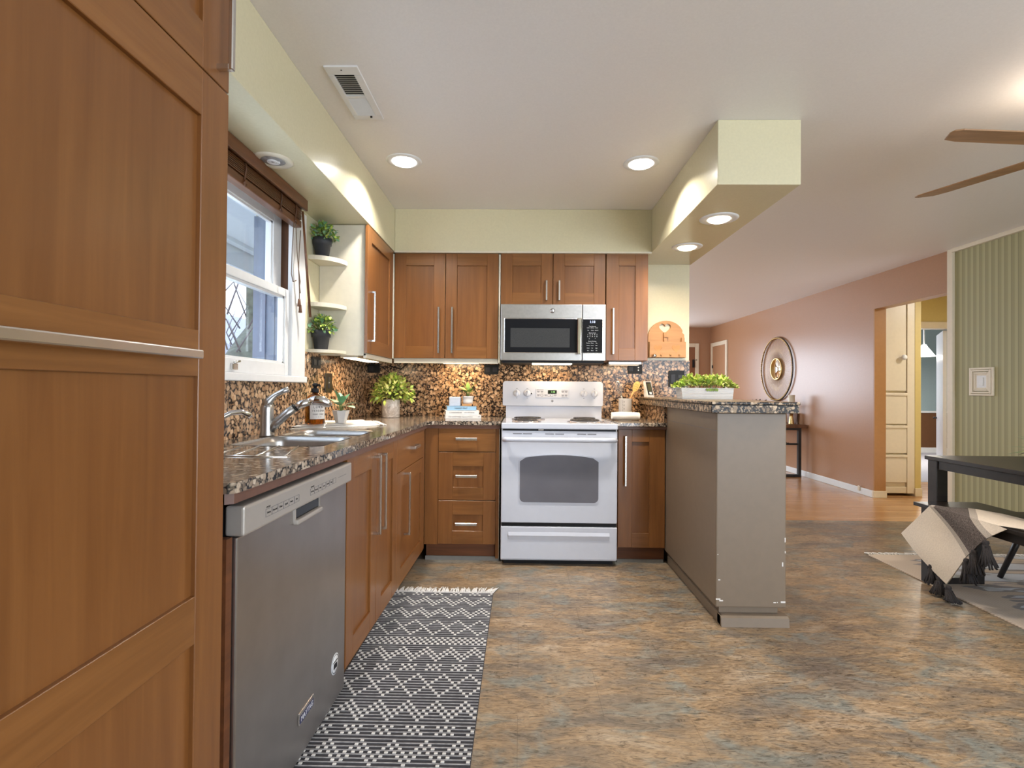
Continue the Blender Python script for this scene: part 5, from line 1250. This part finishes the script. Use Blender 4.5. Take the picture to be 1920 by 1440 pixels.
for x0, y0, x1, y1 in ((3.11, 3.20, 2.985, 3.26), (3.43, 3.20, 3.55, 3.28), (3.11, 2.86, 2.99, 2.76), (3.43, 2.86, 3.55, 2.76)):
    MB().tube([(x0, y0, .40), (x1, y1, .009)], [.020, .014], 12).build('leg', M_BLKWOOD, ch)
for y in (2.86, 3.20): MB().tube([(3.45, y, .41), (3.53, y, .86)], [.016, .013], 10).build('back_post', M_BLKWOOD, ch)
MB().box(3.50, 3.53, 2.84, 3.22, .68, .86, .012, 2).build('backrest', M_BLKWOOD, ch)
tp = thing('table_plant', 'pale green leafy plant at the edge of the dining table', 'potted plant', (3.08, 3.02, TZ))
MB().lathe([(0, 0), (.05, 0), (.06, .05), (.055, .05), (.05, .03), (0, .03)], (3.08, 3.02, TZ), 28).build('pot', M_POTWH, tp)
random.seed(14); b = MB()
for k in range(46):
    a = random.uniform(0, 2*PI); e = random.uniform(-.1, .9); d = (math.cos(a)*math.cos(e), math.sin(a)*math.cos(e), math.sin(e))
    b.mi = k % 2; b.leaf((3.08+d[0]*.03, 3.02+d[1]*.03, TZ+.05), d, (0, 0, 1), random.uniform(.12, .20), .022, .35, .15, 4)
b.build('leaf', [plain('dusty_green_leaf', lin(150, 168, 110), .6, noise=.2), M_SAGE], tp, recalc=False)
# throw over the bench
tv = thing('tasselled_throw', 'ivory throw with charcoal band and black tassels over the bench', 'throw', (2.6, 2.7, .40))
XS_ = BX0-.012
# fold line along the bench edge and the hem, as (u, Y, z); u runs across the stripes
top = [(0, 3.266, .274), (.25, 3.155, .394), (.46, 3.071, .487), (.53, 3.036, .489), (.80, 2.797, .489), (.88, 2.746, .489), (1, 2.632, .489)]
hem = [(0, 2.912, .090), (.25, 2.846, .188), (.46, 2.786, .283), (.53, 2.760, .311), (.80, 2.676, .411), (.88, 2.652, .434), (1, 2.590, .482)]
far = [(.46, 2.419, 3.063), (.53, 2.445, 3.064), (.80, 2.583, 3.017), (.88, 2.603, 2.992), (1, 2.643, 2.869)]
def li(P, u):
    for a, c in zip(P, P[1:]):
        if u <= c[0]+1e-9:
            f = (u-a[0])/(c[0]-a[0]); return tuple(a[k]+(c[k]-a[k])*f for k in (1, 2))
    return P[-1][1:]
NU, NV = 50, 16
us = [i/NU for i in range(NU+1)]
def stripe(u): return 2 if u < .46 else 1 if u < .53 else 0 if u < .80 else 1 if u < .88 else 2
b = MB(); rows = []
for i, u in enumerate(us):
    A = li(top, u); B = li(hem, u); row = []
    for j in range(NV+1):
        v = j/NV; lift = (.030*v+.010*math.sin(PI*v)*math.sin(9*u+1))*min(1, (1.02-u)*3)+(.02*(1-v)*max(0, .46-u)/.46)
        Y = A[0]+(B[0]-A[0])*v+.012*math.sin(PI*v)*math.cos(6*u); z = A[1]+(B[1]-A[1])*v
        row.append(Vector((XS_+.004-lift, Y, max(.02, z))))
    rows.append(row)
for k in (0, 1):
    V = [[b.bm.verts.new(p+Vector((.006*k, 0, 0))) for p in r] for r in rows]
    for i in range(NU):
        for j in range(NV):
            f = b.bm.faces.new((V[i][j], V[i][j+1], V[i+1][j+1], V[i+1][j])); f.smooth = True; f.material_index = stripe((us[i]+us[i+1])/2)
b.build('hanging_side', [M_THROWD, M_THROWG, M_THROW], tv)
b = MB(); rows = []; uu = us[23:]
for u in uu:
    A = li(top, u); F = li(far, u)
    rows.append([Vector((XS_+.004+(F[0]-XS_-.004)*v, A[0]+(F[1]-A[0])*v, min(A[1], .489) if v == 0 else BZ+.0065+.003*math.sin(7*v+6*u))) for v in (j/12 for j in range(13))])
for A, F in (((2.52, 2.48), (2.66, 2.70)), ((2.64, 2.1), (2.74, 2.2))):
    rows.append([Vector((A[0]+(F[0]-A[0])*j/12, A[1]+(F[1]-A[1])*j/12, BZ+.0065)) for j in range(13)])
uu = uu+[1.3, 1.8]
for k in (0, 1):
    V = [[b.bm.verts.new(p-Vector((0, 0, .0045*k))) for p in r] for r in rows]
    for i in range(len(rows)-1):
        for j in range(12):
            f = b.bm.faces.new((V[i][j], V[i][j+1], V[i+1][j+1], V[i+1][j])); f.smooth = True; f.material_index = stripe((uu[i]+uu[i+1])/2)
b.build('top_side', [M_THROWD, M_THROWG, M_THROW], tv)
random.seed(17)
def tassel(p, L, lean):
    b = MB(); p = Vector(p)
    b.lathe([(0, .0), (.012, -.004), (.015, -.014), (.012, -.024), (.016, -.03)], p, 12)
    for k in range(26):
        a = 2*PI*k/26+random.uniform(-.1, .1); r0 = random.uniform(.004, .014); r1 = random.uniform(.6, 1)*.042
        q = Vector((math.cos(a), math.sin(a), 0)); b.tube([p+q*r0+Vector((0, 0, -.026)), p+q*(r1*.6)+Vector((0, lean*.5, -.026-L*.5)), p+q*r1+Vector((0, lean, max(-.026-L*random.uniform(.85, 1.05), .012-p.z)))], .0042, 5)
    return b.build('tassel', M_TASSEL, tv)
xh = XS_-.035
for Y, z, L, ln in ((2.90, .088, .075, -.03), (3.02, .165, .085, 0), (2.965, .115, .075, .0), (2.672, .405, .11, -.02), (2.74, .335, .10, -.01), (2.785, .275, .10, -.01)):
    tassel((xh+.012, Y, z), L, ln)

# ================================================================== KITCHEN RUNNER
rr_ = thing('kitchen_runner', 'black and white woven runner rug with white fringe', 'rug', (-.40, 2.3, 0))
RXa, RXb, RYa, RYb = -.70, -.142, 1.40, 2.915
MB().box(RXa, RXb, RYa, RYb, 0, .005, .001).build('rug_body', M_RUGBK, rr_)
PC, PR = .0131, .0178; nc = int((RXb-RXa-.006)/PC); nr = int((RYb-RYa)/PR)
def zig(c, h, per=9):
    return 4-abs((c+2) % 8-4)
plan = []
while len(plan) < nr:
    for s_, n_ in (('dash', 3), ('gap', 1), ('zig', 7), ('gap', 1), ('zig', 7), ('gap', 1), ('dia', 9), ('gap', 1), ('rows', 4), ('gap', 1), ('zig', 7), ('gap', 1), ('dash', 3), ('gap', 1), ('dia', 9), ('gap', 1), ('zig', 7), ('gap', 1)):
        plan += [(s_, i, n_) for i in range(n_)]
wb = MB(); gb = MB()
for r in range(nr):
    s_, i, n_ = plan[r]; y0 = RYb-(r+1)*PR
    gb.box(RXa+.002, RXb-.002, y0+PR*.10, y0+PR*.36, .0045, .0062)
    for c in range(nc):
        on = False
        if s_ == 'dash': on = (c % 8) in (0, 1, 2, 3, 4) and (c+i) % 2 == 0
        elif s_ == 'rows': on = (c+i) % 2 == 0
        elif s_ == 'zig': on = 0 <= i-zig(c, 4) <= 2 and (c+i) % 2 == 0
        elif s_ == 'dia': on = (0 <= i-zig(c, 4) <= 1 or 0 <= (8-i)-zig(c, 4) <= 1) and (c+i) % 2 == 0
        if not on: continue
        x0 = RXa+.006+c*PC
        for hh in (0,): wb.box(x0, x0+PC*.9, y0+PR*.44, y0+PR*.92, .0045, .0082, .0012, 1)
gb.build('weft_stripes', plain('grey_rug_yarn', lin(150, 150, 154), .95, noise=.25, scale=60), rr_)
wb.build('woven_pattern', M_RUGWH, rr_)
random.seed(4); b = MB()
for k in range(88):
    x = RXa+.004+(RXb-RXa-.008)*k/87; dx_ = random.uniform(-.018, .018)+(.02 if k > 78 else 0)
    b.tube([(x, RYb-.004, .005), (x+dx_*.5, RYb+.03, .009), (x+dx_, RYb+.062+random.uniform(-.012, .014), .004)], [.0042, .004, .003], 5)
b.build('fringe', M_RUGWH, rr_)
MB().box(RXa, RXb, RYb-.008, RYb, .004, .007).build('end_binding', M_RUGWH, rr_)
